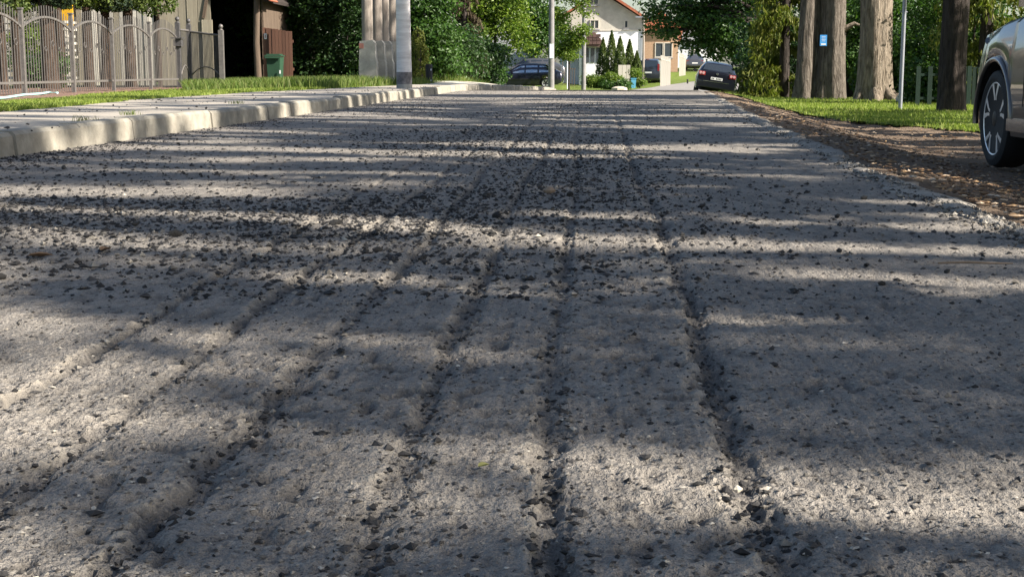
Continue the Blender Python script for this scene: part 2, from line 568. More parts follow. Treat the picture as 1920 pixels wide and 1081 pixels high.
def road_detail(X, Y):
    near = 1 - .5 * sm(6, 14, Y)
    n1 = smoothnoise(X + 7, Y * .8, 26, 3)
    n2 = smoothnoise(X + 1, Y * .8, 62, 4)
    n3 = smoothnoise(X + 5, Y, 130, 5)
    d = .0045 * (n1 - .5) + .0045 * (n2 - .5) + .0028 * (n3 - .5)
    pits = np.clip(smoothnoise(X + 2, Y * .8, 44, 6) - .62, 0, 1) * .034      # chipped-out pits
    pits = pits * (.35 + 1.1 * smoothnoise(X + 4, Y, 2.3, 16)) * np.where(X > groove_x(5, Y), .55, 1.0)
    d = d - pits
    rib = .0012 * np.sin(X * 2 * math.pi / .018 + 2 * smoothnoise(X, Y, 3, 8))
    d = (d + rib) * near
    recess_dark = np.zeros_like(X); lit_lip_scrape = np.zeros_like(X)
    for k, (x0, wd, st) in enumerate(GROOVES):
        gxk = groove_x(k, Y)
        rag = (smoothnoise(X * 0 + k * 9.1, Y, 16, 20 + k) - .5) * .022 + (smoothnoise(X * 8, Y, 55, 30 + k) - .5) * .022
        s = (X - gxk - rag) / (wd * (.7 + .6 * smoothnoise(X * 0 + k * 3.3, Y, 5, 40 + k)))
        on = st * (.45 + .75 * smoothnoise(X * 0 + k * 5.7, Y, 1.4, 60 + k)) * (1 - .75 * sm(9, 20, Y))
        dip = np.exp(-np.abs(s) ** 2.6 * 1.2) * on
        d = d - .013 * dip * (.5 + 1.0 * n2)
        lip = np.exp(-((s + 1.35) / .55) ** 2) * on
        d = d + .0035 * lip * (.3 * n1 + .9 * n3)
        recess_dark = np.maximum(recess_dark, np.clip(dip * 1.1 * (.35 + .9 * n1), 0, 1))
        lit_lip_scrape = np.maximum(lit_lip_scrape, np.clip(lip * 1.5 * np.clip((n3 - .3) * 2.2, 0, 1) * (.4 + n2), 0, 1))  # sunlight on the left groove lip, painted into the surface colour
    # pale scrape line between the last two grooves
    sc_ = np.exp(-((X - .1 - .006 * Y) / .016) ** 2) * np.clip(smoothnoise(X * 0 + 2, Y, 3, 77) * 2 - .8, 0, 1)
    lit_lip_scrape = np.maximum(lit_lip_scrape, sc_ * .9)
    recess_dark = np.maximum(recess_dark, np.clip((pits / .008), 0, 1) * .85)
    return d, recess_dark, lit_lip_scrape


def road_rows():
    ys = [-4.0, -2, -1, 0, .6, 1.0, 1.25]
    while ys[-1] < 34:
        y = ys[-1]
        ys.append(y + min(.22, max(.0042, .00125 * y * y)))
    return np.array(ys)


ry = road_rows()
rx0 = np.concatenate([np.arange(-3.4, -.95, .0125), np.arange(-.95, .78, .0062), np.arange(.78, 1.42, .0125)])
tt = (rx0 - rx0[0]) / (rx0[-1] - rx0[0])
XL = edge_l(ry) - .03
XR = edge_r(ry)
# keep the fine columns at fixed places; only the outermost strips stretch to the real edges
X = np.repeat(rx0[None, :], len(ry), 0)
lw = np.clip((-.95 - rx0) / (-.95 + 3.4), 0, 1)
rw = np.clip((rx0 - .78) / (1.42 - .78), 0, 1)
X = X + lw[None, :] * (XL[:, None] - rx0[0]) + rw[None, :] * (XR[:, None] - rx0[-1])
Y = np.repeat(ry[:, None], len(rx0), 1)
dz, recess_dark, lit_lip_scrape = road_detail(X, Y)
# asphalt breaks down at its right edge
brk = sm(-.14, .0, X - XR[:, None]) * (.02 + .03 * smoothnoise(X, Y, 7, 90))
Zr = road_z(X, Y) + dz - brk
me = grid_mesh('road', X, Y, Zr)
for nm, arr in (('recess_dark', recess_dark), ('lit_lip_scrape', lit_lip_scrape)):
    a_ = me.attributes.new(nm, 'FLOAT', 'POINT')
    a_.data.foreach_set('value', arr.astype(np.float32).ravel())
road = put('road', me, M['road'])
tag(road, kind='structure')
sheet('far_road', np.arange(33.9, 119, .8), lambda y: float(edge_l(y)), lambda y: float(edge_r(y)), 8,
      lambda x, y: fall(y) + np.where(y > 92, 1.15 * sm(92, 140, y) * sm(2, 6, x) + .4 * sm(100, 160, y), 0) + .012, M['old_asphalt'])

# crumbled pale edge of the asphalt: ragged lip
ys = np.arange(3.0, 30, .03)
rows = []
prof = [(-.13, -.004), (-.08, .006), (-.02, .006), (.02, -.004), (.06, -.035), (.1, -.08)]
for k, (dx, dzp) in enumerate(prof):
    x = edge_r(ys) + dx + .1 * (smoothnoise(ys * 0 + k * .25, ys, 2.2, 101) - .5) + .07 * (smoothnoise(ys * 0 + k, ys, 11, 102) - .5)
    z = fall(ys) + dzp + .022 * (smoothnoise(ys * 0 + k * 3, ys, 14, 103) - .5) - (.02 if k in (0,) else 0)
    rows.append((x, z))
Xe = np.array([r[0] for r in rows]).T
Ze = np.array([r[1] for r in rows]).T
o = put('road_edge', grid_mesh('road_edge', Xe, np.repeat(ys[:, None], len(prof), 1), Ze), M['edge'])
tag(o, kind='structure')

# ---- verge of bare dirt right of the road, then lawn
def verge_r(y):
    return np.interp(y, [-5, 14, 16.5, 19, 22, 26, 31, 36], [9, 6.0, 4.7, 3.9, 3.6, 3.5, 3.55, 3.7])


VR = lambda y: float(verge_r(y))
sheet('verge', np.arange(-5, 36, .12), lambda y: float(edge_r(y)) - .03, lambda y: VR(y) + .5, 40,
      lambda x, y: -.225 * sm(0, 1.5, x - edge_r(y)) + fall(y) + .004 - .02 + (.03 * (smoothnoise(x, y, 2.1, 110) - .5) + .03 * (smoothnoise(x, y, 9, 111) - .5)) * sm(0, .3, x - edge_r(y)), M['dirt'])
o = sheet('lawn', np.arange(13, 44, .3), lambda y: VR(y) - .05, lambda y: 16.0, 40,
          lambda x, y: ground_z(x, y) + .012 + .03 * (smoothnoise(x, y, 1.3, 112) - .5), M['lawn'])

# ---- kerb: stone by stone
kerb = empty('kerb')
kerb['kind'] = 'structure'
kp = [(0, -.2), (0, .0), (-.012, .125), (-.035, .148), (-.15, .15), (-.15, -.2)]
mb = MB(); mb.prism(kp, .004, .992)
kme = mb.mesh('kerb_stone')
for i in range(50):
    y0 = -2.0 + i
    xa, xb = float(edge_l(y0)), float(edge_l(y0 + 1))
    d = rng.normal(0, .006, 3)
    k = put('kerb_stone', kme, M['kerb'], kerb, (xa + d[0], y0, fall(y0) + d[1] * .8 - .012 + .012 * sm(0, 12, y0)), (0, 0, math.atan2(-(xb - xa), 1.0) + d[2] * .5))
# ---- pavement
PAVE_L = lambda y: float(np.interp(y, [-5, 8, 11.4, 17, 22, 28, 33, 38], [-5.0, -4.9, -4.95, -5.45, -5.35, -4.75, -4.1, -3.8]))
sheet('pavement', np.arange(-4, 33.5, .25), PAVE_L, lambda y: float(edge_l(y)) - .155, 14,
      lambda x, y: fall(y) + .133 + .012 * (smoothnoise(x, y, 1.2, 120) - .5), M['pave'])
sheet('corner_pavement', np.arange(33.4, 56, .5), lambda y: float(np.interp(y, [33, 40, 50, 56], [-4.2, -4.7, -4.6, -3.0])),
      lambda y: float(edge_l(y)) - .13, 10, lambda x, y: fall(y) + .133 + .3 * sm(0, 3.5, edge_l(y) - x) * sm(33, 50, y) * 1.0, M['cream'])
o = sheet('left_lawn', np.arange(5, 60, .35), lambda y: -10.9, lambda y: PAVE_L(y) if y < 38 else -4.6, 24,
          lambda x, y: ground_z(x, y) + .02 * (smoothnoise(x, y, 1.3, 122) - .5) + .012, M['lawn'])
sheet('far_lawn', np.arange(62, 124, 1.0), lambda y: -3.2, lambda y: min(float(edge_l(y)), 16.0), 30,
      lambda x, y: ground_z(np.minimum(x, edge_l(y) - .21), y) + .02, M['lawn'])
sheet('mulch_bed', np.arange(14, 36, .3), lambda y: -14.0, lambda y: float(np.interp(y, [14, 22, 26, 30, 36], [-7.6, -8.3, -9.4, -9.75, -9.9])), 20,
      lambda x, y: ground_z(x, y) + .03 + .03 * (smoothnoise(x, y, 3, 123) - .5), M['mulch'])


# ------------------------------------------------------------------ loose matter
OCT_V = np.array([(1, 0, 0), (-1, 0, 0), (0, 1, 0), (0, -1, 0), (0, 0, 1), (0, 0, -1)], float)
OCT_F = np.array([(0, 2, 4), (2, 1, 4), (1, 3, 4), (3, 0, 4), (2, 0, 5), (1, 2, 5), (3, 1, 5), (0, 3, 5)])


def crumbs(name, P, S, seed, flat=.6):
    r = np.random.default_rng(seed)
    n = len(P)
    V = OCT_V[None] * (1 + r.uniform(-.4, .4, (n, 6, 1)))
    V = V + r.uniform(-.28, .28, (n, 6, 3))
    V = V * np.stack([r.uniform(.7, 1.35, n), r.uniform(.7, 1.35, n), r.uniform(.7, 1.2, n) * flat], -1)[:, None, :]
    a = r.uniform(0, 6.28, n)
    c, s = np.cos(a)[:, None], np.sin(a)[:, None]
    x, y = V[..., 0] * c - V[..., 1] * s, V[..., 0] * s + V[..., 1] * c
    V = np.stack([x, y, V[..., 2]], -1) * S[:, None, None] + P[:, None, :]
    Fc = OCT_F[None] + (np.arange(n) * 6)[:, None, None]
    return mesh_np(name, V.reshape(-1, 3), Fc.reshape(-1, 3))


def road_surface(x, y):
    d, _, _ = road_detail(x, y)
    return road_z(x, y) + d


def scatter_road(n, ylo, yhi, smin, smax, seed, cover):
    r = np.random.default_rng(seed)
    y = 1 / r.uniform(1 / yhi, 1 / ylo, n * 3)
    x = r.uniform(-3.25, 1, n * 3)
    x = edge_l(y) + .02 + (x + 3.25) / 4.25 * (edge_r(y) - edge_l(y) - .05)
    keep = r.random(n * 3) < cover(x, y)
    x, y = x[keep][:n], y[keep][:n]
    s = smin + (smax - smin) * r.random(len(x)) ** 2.4
    return np.stack([x, y, road_surface(x, y) + s * .2], -1), s


def cover_mid(x, y):
    c = .12 + .9 * np.clip(smoothnoise(x * .7, y * .35, 1.3, 201) * 1.9 - .75, 0, 1)
    c = c * (.25 + .75 * sm(3.2, 6, y))
    strip = np.exp(-((x + .35) / .75) ** 2) * .9 + np.exp(-((x + 2.3) / .8) ** 2) * .75 + .22
    c = c * strip + .5 * np.exp(-((x - edge_l(y) - .12) / .12) ** 2) * sm(4, 8, y)
    return np.clip(c, 0, 1)


def cover_groove(x, y):
    c = np.full_like(x, .05)
    for k in range(len(GROOVES)):
        c = np.maximum(c, np.exp(-((x - groove_x(k, y)) / .03) ** 2))
    return c


P1, S1 = scatter_road(55000, 3.0, 33, .0035, .0125, 1, cover_mid)
P2, S2 = scatter_road(42000, 1.25, 7, .001, .0048, 2, lambda x, y: np.full_like(x, .8))
P3, S3 = scatter_road(17000, 1.25, 14, .0018, .008, 3, cover_groove)
o = put('road_grit', crumbs('road_grit', P2, S2, 14, .45), None)
n = N('road_grit')
n.color(n.ramp(n.island(), [(0, (.03, .028, .027)), (.4, (.08, .073, .067)), (.7, (.16, .145, .125)), (.93, (.3, .275, .235)), (1, (.5, .46, .39))])).set(rough=.9, spec=.15)
o.data.materials.append(n.m)
tag(o, 'fine dusty grit and flakes on the near asphalt', 'grit', kind='stuff')
o = put('asphalt_crumbs', crumbs('asphalt_crumbs', np.concatenate([P1, P3]), np.concatenate([S1, S3]), 4), M['crumb'])
tag(o, 'loose dark asphalt crumbs and grit scattered over the milled road', 'crumbs', kind='stuff')
# crumbs thrown on the pavement
r_ = np.random.default_rng(31)
py = r_.uniform(7, 30, 260); px = np.array([PAVE_L(v) for v in py]) + r_.random(260) * 1.7
o = put('pavement_crumbs', crumbs('pavement_crumbs', np.stack([px, py, fall(py) + .14], -1), r_.uniform(.004, .016, 260), 5), M['crumb'])
tag(o, 'sparse dark asphalt crumbs lying on the pavement', 'crumbs', kind='stuff')
# pale broken bits along the crumbled right edge
ey = 1 / r_.uniform(1 / 28, 1 / 3.5, 5200); ex = edge_r(ey) + r_.normal(-.01, .07, 5200)
ez_ = fall(ey) + np.where(ex < edge_r(ey), .004, -.015 - .1 * (ex - edge_r(ey)))
o = put('edge_rubble', crumbs('edge_rubble', np.stack([ex, ey, ez_], -1), .003 + .009 * r_.random(5200) ** 2.4, 8, .7), None)
n = N('edge_rubble'); n.color(n.ramp(n.island(), [(0, (.05, .047, .043)), (.4, (.13, .12, .105)), (.85, (.27, .248, .215)), (1, (.38, .35, .3))])).set(rough=.9, spec=.15)
o.data.materials.append(n.m)
tag(o, 'pale broken asphalt bits along the crumbled road edge', 'rubble', kind='stuff')
# leaf litter and pebbles on the verge
n_ = 9000
vy = 1 / r_.uniform(1 / 34, 1 / 3.5, n_); vx = edge_r(vy) + .06 + r_.random(n_) ** 1.2 * 3.2
o = put('verge_litter', crumbs('verge_litter', np.stack([vx, vy, ground_z(vx, vy) + .008], -1), r_.uniform(.004, .02, n_), 6, .35), None)
n = N('litter'); n.color(n.ramp(n.island(), [(0, (.05, .035, .025)), (.5, (.17, .11, .07)), (.85, (.33, .22, .12)), (1, (.5, .42, .33))])).set(rough=.9, spec=.1)
o.data.materials.append(n.m)
tag(o, 'brown leaf litter and pebbles covering the bare verge', 'litter', kind='stuff')

# larger chunks one could pick up singly
ico = bmesh.new(); bmesh.ops.create_icosphere(ico, subdivisions=1, radius=1)
iv = np.array([v.co[:] for v in ico.verts]); if_ = np.array([[v.index for v in f.verts] for f in ico.faces]); ico.free()
chunk_meshes = []
for k in range(9):
    q = iv * (1 + r_.uniform(-.33, .3, (len(iv), 1))) * np.array([r_.uniform(.9, 1.5), r_.uniform(.7, 1.1), r_.uniform(.45, .8)])
    chunk_meshes.append(mesh_np('asphalt_chunk', q, if_))
PC, SCK = scatter_road(150, 3.2, 15, .009, .019, 9, lambda x, y: np.clip(cover_mid(x, y) + .12, 0, 1))
for p, s in zip(PC, SCK):
    o = put('asphalt_chunk', chunk_meshes[int(r_.integers(9))], M['chunk'], None, (p[0], p[1], p[2] + s * .25), (r_.uniform(-.2, .2), r_.uniform(-.2, .2), r_.uniform(0, 6.28)), (s, s, s))
    tag(o, 'broken lump of dark asphalt lying loose on the milled road', 'asphalt lump', 'loose asphalt lumps on the road')

# a few single things on the road
def road_thing(name, u, v, mb, mat, label, cat, lift=.004, rz=0.0, smooth=None):
    d = CAMROT @ Vector(((u - CX) / F_PX, -(v - CY) / F_PX, -1.0))
    k = -CAM_H / d.z
    x, y = d.x * k, d.y * k
    o = mb.build(name, mat, None, smooth, (x, y, float(road_surface(np.array([x]), np.array([y]))[0]) + lift), (0, 0, rz))
    return tag(o, label, cat)


def leaf_mb(L, W):
    mb = MB()
    st = [(-.5, 0), (-.3, .7), (0, 1), (.25, .75), (.5, 0)]
    for a, b in zip(st[:-1], st[1:]):
        for sg in (-1, 1):
            mb.quad((a[0] * L, 0, .001 + .12 * L * a[0] ** 2), (b[0] * L, 0, .001 + .12 * L * b[0] ** 2), (b[0] * L, sg * b[1] * W / 2, .25 * W * b[1] + .002), (a[0] * L, sg * a[1] * W / 2, .25 * W * a[1] + .002))
    return mb


road_thing('dry_leaf', 75, 480, leaf_mb(.07, .035), M['dry_leaf'], 'curled orange brown leaf on the shaded road below the kerb', 'leaf', rz=.3)
road_thing('dry_leaf', 198, 470, leaf_mb(.05, .03), M['dry_leaf'], 'small orange leaf on the road beside the larger curled leaf', 'leaf', rz=1.3)
road_thing('dry_leaf', 907, 880, leaf_mb(.018, .012), M['straw'], 'tiny yellow leaf on the sunlit foreground asphalt', 'leaf', rz=.7)
road_thing('twig', 1825, 499, MB().tube([(-.09, 0, .004), (-.02, .004, .006), (.05, -.002, .005), (.1, .003, .004)], [.003, .0035, .003, .002], 6), M['twig'], 'thin straight dry twig lying on asphalt near the right edge', 'twig')
mbp = MB().lathe([(.004, -.012), (.022, -.006), (.026, .004), (.014, .014), (.004, .017)], 9)
road_thing('pebble', 1030, 367, mbp, plain('tan_pebble', (.3, .22, .15), (.22, .16, .11), 20, .8), 'smooth tan pebble among dark crumbs in the middle of the road', 'pebble', .012)
mbp = MB().lathe([(.001, -.004), (.006, -.002), (.007, .002), (.001, .006)], 8)
road_thing('pebble', 1382, 911, mbp, M['stone'], 'small pale pebble beside the deep groove in the foreground', 'pebble', .003)


# ------------------------------------------------------------------ vegetation builders
def leaf_arrays(P, Nn, L, W, r, fold=.18, tdir=None):
    n = len(P)
    Nn = Nn / (np.linalg.norm(Nn, axis=1, keepdims=True) + 1e-9)
    t = r.normal(size=(n, 3)) if tdir is None else tdir
    t = t - Nn * (t * Nn).sum(1, keepdims=True)
    t = t / (np.linalg.norm(t, axis=1, keepdims=True) + 1e-9)
    b = np.cross(Nn, t)
    L = np.asarray(L)[:, None]; W = np.asarray(W)[:, None]
    V = np.stack([P - t * L * .5, P + b * W * .5 + Nn * W * fold, P + t * L * .5 - Nn * L * .12, P - b * W * .5 + Nn * W * fold], 1)
    i = (np.arange(n) * 4)[:, None]
    Fc = np.stack([i + np.array([[0, 1, 2]]), i + np.array([[0, 2, 3]])], 1)
    return V.reshape(-1, 3), Fc.reshape(-1, 3)


def in_blobs(blobs, n, r, shell=.45):
    B = np.array([b[:6] for b in blobs], float)
    vol = (B[:, 3] * B[:, 4] * B[:, 5]) ** .75
    k = r.choice(len(B), n, p=vol / vol.sum())
    d = r.normal(size=(n, 3)); d /= np.linalg.norm(d, axis=1, keepdims=True)
    rad = np.maximum(r.random(n) ** (1 / 3), 0) * (1 - shell) + shell * r.uniform(.8, 1.04, n)
    return B[k, :3] + d * rad[:, None] * B[k, 3:6], d


def clumped(blobs, nclump, per, r, spread, shell=.5):
    """leaves in sprays: clump centres inside the blobs, leaves round each centre"""
    C, d = in_blobs(blobs, nclump, r, shell)
    P = np.repeat(C, per, 0) + r.normal(size=(nclump * per, 3)) * np.array([spread, spread, spread * .55])
    D = np.repeat(d, per, 0)
    return P, D


def broadleaf_mesh(name, blobs, nclump, per, size, seed, spread=.3, up=.55, shell=.5, droop=0.0):
    r = np.random.default_rng(seed)
    P, D = clumped(blobs, nclump, per, r, spread, shell)
    n = len(P)
    Nn = D * .6 + np.array([0, 0, up]) + r.normal(size=(n, 3)) * .5
    L = size * r.uniform(.6, 1.25, n)
    td = r.normal(size=(n, 3)) + np.array([0, 0, -droop])
    V, Fc = leaf_arrays(P, Nn, L, L * r.uniform(.55, .8, n), r, .18, td)
    return mesh_np(name, V, Fc)


def spray_mesh(name, P, D, size, seed, hang=1.0, aspect=.3):
    r = np.random.default_rng(seed)
    n = len(P)
    td = D * .6 + np.array([0, 0, -hang]) + r.normal(size=(n, 3)) * .35
    Nn = D + r.normal(size=(n, 3)) * .6
    L = size * r.uniform(.6, 1.3, n)
    V, Fc = leaf_arrays(P, Nn, L, L * aspect, r, .12, td)
    return mesh_np(name, V, Fc)


def cone_mesh(name, h, r0, n, size, seed, up=True):
    """dense columnar conifer, standing on z = 0"""
    r = np.random.default_rng(seed)
    t = r.random(n) ** 1.15
    prof = np.interp(t, [0, .08, .3, .6, .85, 1], [.75, .95, 1, .72, .34, .03]) * r0
    a = r.uniform(0, 2 * math.pi, n)
    lump = 1 + .14 * np.sin(a * 5 + t * 17 + seed) + .1 * np.sin(a * 3 - t * 31)
    rad = prof * lump * (1 - .5 * r.random(n) ** 2.2)
    D = np.stack([np.cos(a), np.sin(a), np.full(n, .15)], -1)
    P = np.stack([rad * np.cos(a), rad * np.sin(a), t * h], -1)
    return spray_mesh(name, P, D, size, seed + 1, -1.2 if up else .8, .35)


def trunk_mesh(name, h, r0, r1, seed, flare=.5, n=28, lean=(0, 0), rows=60, ridge=.04):
    r = np.random.default_rng(seed)
    z = np.linspace(-.35, h, rows)
    a = np.linspace(0, 2 * math.pi, n, endpoint=False)
    A, Z = np.meshgrid(a, z)
    zz = np.clip(Z, 0, None) / h
    base = r0 + (r1 - r0) * zz ** .8
    fl = flare * np.exp(-np.clip(Z, -.1, None) / (.9 * r0 + .1))
    ph = r.uniform(0, 6.28, 4)
    buttress = .5 + .5 * np.sin(A * 4 + ph[0]) * .6 + .3 * np.sin(A * 3 + ph[1])
    Rr = base * (1 + fl * buttress + .05 * np.sin(A * 2 + ph[2] + Z * .7) + ridge * (smoothnoise(A * 6, Z * 1.2, 1.0, seed) - .5) * 2 + ridge * .6 * np.sin(A * 9 + ph[3] + .5 * np.sin(Z * 1.7)))
    cx = lean[0] * Z + .06 * np.sin(Z * .8 + ph[0]) * zz
    cy = lean[1] * Z
    Xv, Yv = Rr * np.cos(A) + cx, Rr * np.sin(A) + cy
    V = np.stack([Xv, Yv, Z], -1).reshape(-1, 3)
    idx = np.arange(rows * n).reshape(rows, n)
    nx = np.roll(idx, -1, 1)
    Fc = np.stack([idx[:-1], nx[:-1], nx[1:], idx[1:]], -1).reshape(-1, 4)
    return mesh_np(name, V, Fc, True)


def limb_mb(h0, r0, ends, seed):
    r = np.random.default_rng(seed)
    mb = MB()
    for e in ends:
        e = Vector(e)
        s = Vector((0, 0, h0 + r.uniform(-.8, .4)))
        mid = s.lerp(e, .5) + Vector((r.normal() * .25, r.normal() * .25, .35))
        mb.tube([s, mid, e], [r0, r0 * .6, r0 * .2], 8)
    return mb


def crown_blobs(r, cx, cy, z0, z1, rad, k):
    b = []
    for _ in range(k):
        a = r.uniform(0, 6.28); q = rad * math.sqrt(r.random()) * .8; z = r.uniform(z0, z1)
        s = rad * r.uniform(.24, .42)
        b.append((cx + q * math.cos(a), cy + q * math.sin(a), z, s, s, s * .6))
    return b


# ---- roadside trees standing just outside the view on the right: their crowns shade the road
rt = np.random.default_rng(5)


def shade_blobs(k, seed):
    r = np.random.default_rng(seed)
    out = []
    for _ in range(k):
        a = r.uniform(0, 6.28); q = 3.4 * math.sqrt(r.random()); q2 = r.uniform(.35, .85)
        out.append((q * math.cos(a), q * math.sin(a), r.uniform(3.2, 10.4), 1.05 * q2, .34 * q2, .36 * q2))
    return out


def dense_leaves(name, blobs, n, size, seed):
    r = np.random.default_rng(seed)
    P, D = in_blobs(blobs, n, r, .25)
    Nn = D * .5 + np.array([0, 0, .5]) + r.normal(size=(n, 3)) * .6
    L = size * r.uniform(.6, 1.3, n)
    V, Fc = leaf_arrays(P, Nn, L, L * r.uniform(.55, .8, n), r)
    return mesh_np(name, V, Fc)


SB = [shade_blobs(128, k) for k in (5, 6, 7)]
bl = SB[0]
shade_crown = [dense_leaves('crown', b_, 16500, .15, 50 + k) for k, b_ in enumerate(SB)]
shade_trunk = trunk_mesh('trunk', 7.5, .27, .13, 61, .5, 16, rows=24)
shade_limbs = limb_mb(3.6, .11, [b[:3] for b in bl[:7]], 3).mesh('limbs', 60)
SHADE = [(6.6, -2.6, 1.0, 'first'), (8.2, 1.6, .98, 'second'), (10.5, 4.6, 1.08, 'third'), (8.6, 8.4, .95, 'fourth'), (11.5, 11.0, 1.1, 'fifth'), (8.0, 14.8, .95, 'sixth'), (11.0, 18.6, 1.05, 'seventh')]
for i, (x, y, s, wd) in enumerate(SHADE):
    t = empty('roadside_tree', (x, y, float(ground_z(x, y))), (-.35, 2.9, -.2, 2.75, -.45, 3.0, -.3)[i])
    t.scale = (s, s, s)
    tag(t, wd + ' tree of the roadside row counted from the photographer, shading the road', 'tree', 'trees of the roadside row')
    put('crown', shade_crown[i % 3], M['l_mid'], t)
    tr = put('trunk', shade_trunk, M['bark_grey'], t)
    put('limb', shade_limbs, M['bark_grey'], tr)


# ---- grass
def blades(name, X, Y, Z, h, mat, label, seed, wdt=.006, parent=None):
    r = np.random.default_rng(seed)
    n = len(X)
    H = h * r.uniform(.45, 1.2, n)
    a = r.uniform(0, 6.28, n)
    lean = r.normal(0, .35, (n, 2)) * H[:, None]
    W = wdt * r.uniform(.7, 1.4, n)
    B = np.stack([X, Y, Z], -1)
    dx = np.stack([np.cos(a) * W, np.sin(a) * W, 0 * W], -1)
    mid = B + np.stack([lean[:, 0] * .35, lean[:, 1] * .35, H * .6], -1)
    tip = B + np.stack([lean[:, 0], lean[:, 1], H], -1)
    V = np.stack([B - dx, B + dx, mid - dx * .7, mid + dx * .7, tip], 1).reshape(-1, 3)
    i = (np.arange(n) * 5)[:, None, None]
    Fc = (np.array([[0, 1, 3], [0, 3, 2], [2, 3, 4]])[None] + i).reshape(-1, 3)
    o = put(name, mesh_np(name, V, Fc), mat)
    return tag(o, label, 'grass', kind='stuff')


rg = np.random.default_rng(77)
n_ = 75000
gy_ = 1 / rg.uniform(1 / 42, 1 / 14, n_); gx_ = verge_r(gy_) - .1 + rg.random(n_) * np.clip(.34 * gy_ - verge_r(gy_) + .6, .5, 9)
keep = (gx_ > verge_r(gy_) + .35 * smoothnoise(gx_, gy_, 1.4, 5)) | (rg.random(n_) < .2)
gx_, gy_ = gx_[keep], gy_[keep]
blades('lawn_grass', gx_, gy_, ground_z(gx_, gy_), .065, M['grass'], 'short sunlit mown grass on the verge under the trees', 1, .007)
n_ = 60000
gy_ = 1 / rg.uniform(1 / 34, 1 / 9, n_)
pl_ = np.array([PAVE_L(v) for v in np.linspace(5, 40, 400)]); plf = lambda y: np.interp(y, np.linspace(5, 40, 400), pl_)
bed = lambda y: np.interp(y, [14, 22, 26, 30, 36], [-7.6, -8.3, -9.4, -9.75, -9.9])
lo = np.maximum(bed(gy_), -.45 * gy_ - .6)
gx_ = plf(gy_) + .05 - rg.random(n_) ** 1.2 * np.clip(plf(gy_) - lo, .2, 9)
blades('pavement_lawn_grass', gx_, gy_, ground_z(gx_, gy_) + .01, .06, M['grass'], 'short green grass strip between fence and pavement', 2, .007)
n_ = 42000
gy_ = rg.uniform(27.5, 46, n_); gx_ = rg.uniform(-10.6, -4.2, n_)
k_ = (gx_ < plf(np.minimum(gy_, 39)) - .1) & (gx_ > -.305 * gy_ + .6)
gx_, gy_ = gx_[k_], gy_[k_]
blades('tall_grass', gx_, gy_, ground_z(gx_, gy_), .25, M['grass_dry'], 'taller meadow grass in front of the barn and pole footings', 3, .009)
n_ = 9000
gy_ = rg.uniform(46, 58, n_); gx_ = rg.uniform(-6.6, -3.9, n_)
blades('hedge_foot_grass', gx_, gy_, ground_z(gx_, gy_), .5, M['grass_dry'], 'long dark grass at the foot of the hedge beside the bollard', 4, .012)
# grass tufts growing on the pavement joint
for (u, v, Yd, lb, mt, hh) in ((157, 232, 9.6, 'pale straw coloured grass tuft behind the near kerb', 'straw', .045), (240, 224, 11.0, 'thin grey green weed tuft on the shaded pavement', 'grass_dry', .04), (443, 203, 14.6, 'small green weed tuft in the pavement joint', 'grass', .04)):
    xx = xat(u, Yd); r2 = np.random.default_rng(u)
    k = 55
    o = blades('grass_tuft', r2.normal(0, .045, k), r2.normal(0, .025, k), np.zeros(k), hh, M[mt], lb, u, .0025)
    o.location = (xx, Yd, .14)
    del o['kind']
    o['category'] = 'weed'


# ------------------------------------------------------------------ trees seen on the right
def tree_thing(name, label, loc, group=None):
    t = empty(name, loc)
    return tag(t, label, 'tree', group)


def gz(x, y):
    return float(ground_z(x, y))


# pale ridged trunk with flared base
Yb = 33.0
bx_ = xat(1640, Yb)
t = tree_thing('old_oak_tree', 'thick pale ridged oak trunk with flared mossy foot behind the steel post', (bx_, Yb, gz(bx_, Yb)))
tk = put('trunk', trunk_mesh('trunk', 7, .385, .33, 71, .42, 56, (-.012, 0), 110, .05), M['bark_pale'], t)
mb = MB()
for a, L, rr in ((-.9, .75, .15), (-.35, .95, .12), (-1.7, .6, .16), (-2.6, .55, .13)):
    mb.tube([(.25 * math.cos(a), .25 * math.sin(a), .42), (.42 * math.cos(a), .42 * math.sin(a), .14), (L * math.cos(a), L * math.sin(a), -.1)], [rr * .6, rr * .9, rr * .5], 10)
mb.build('root', M['bark_pale'], t, 60)
r3 = np.random.default_rng(81)
bo = crown_blobs(r3, 0, 0, 4.6, 9.5, 4.2, 13)
put('crown', broadleaf_mesh('crown', bo, 420, 20, .2, 82, .35, .5, .35), M['l_mid'], t)
limb_mb(5.5, .16, [b[:3] for b in bo[:8]], 5).build('limb', M['bark_pale'], t, 60)

# twin trunk with the blue plate
Ya = 36.0
ax_ = xat(1540, Ya)
t = tree_thing('twin_stem_tree', 'grey tree of fused stems carrying a small blue plate', (ax_, Ya, gz(ax_, Ya)))
for (u, r0, r1, ln, sd_) in ((1506, .24, .2, .045, 1), (1526, .2, .17, .02, 2), (1557, .36, .28, -.012, 3)):
    put('trunk', trunk_mesh('trunk', 7, r0, r1, 90 + sd_, .28, 36, (ln, 0), 70, .05), M['bark_grey'], t, (xat(u, Ya) - ax_, .12 if sd_ == 2 else 0, 0))
mb = MB(); mb.tube([(.5, -.1, 1.75), (.75, -.2, 1.9), (.86, -.22, 1.85)], [.09, .05, .035], 8)
mb.build('branch_stub', M['bark_pale'], t, 60)
bo2 = crown_blobs(r3, 0, .5, 4.4, 9, 3.8, 12)
put('crown', broadleaf_mesh('crown', bo2, 380, 20, .2, 83, .35, .5, .35), M['l_mid'], t)
limb_mb(5.5, .14, [b[:3] for b in bo2[:7]], 6).build('limb', M['bark_grey'], t, 60)
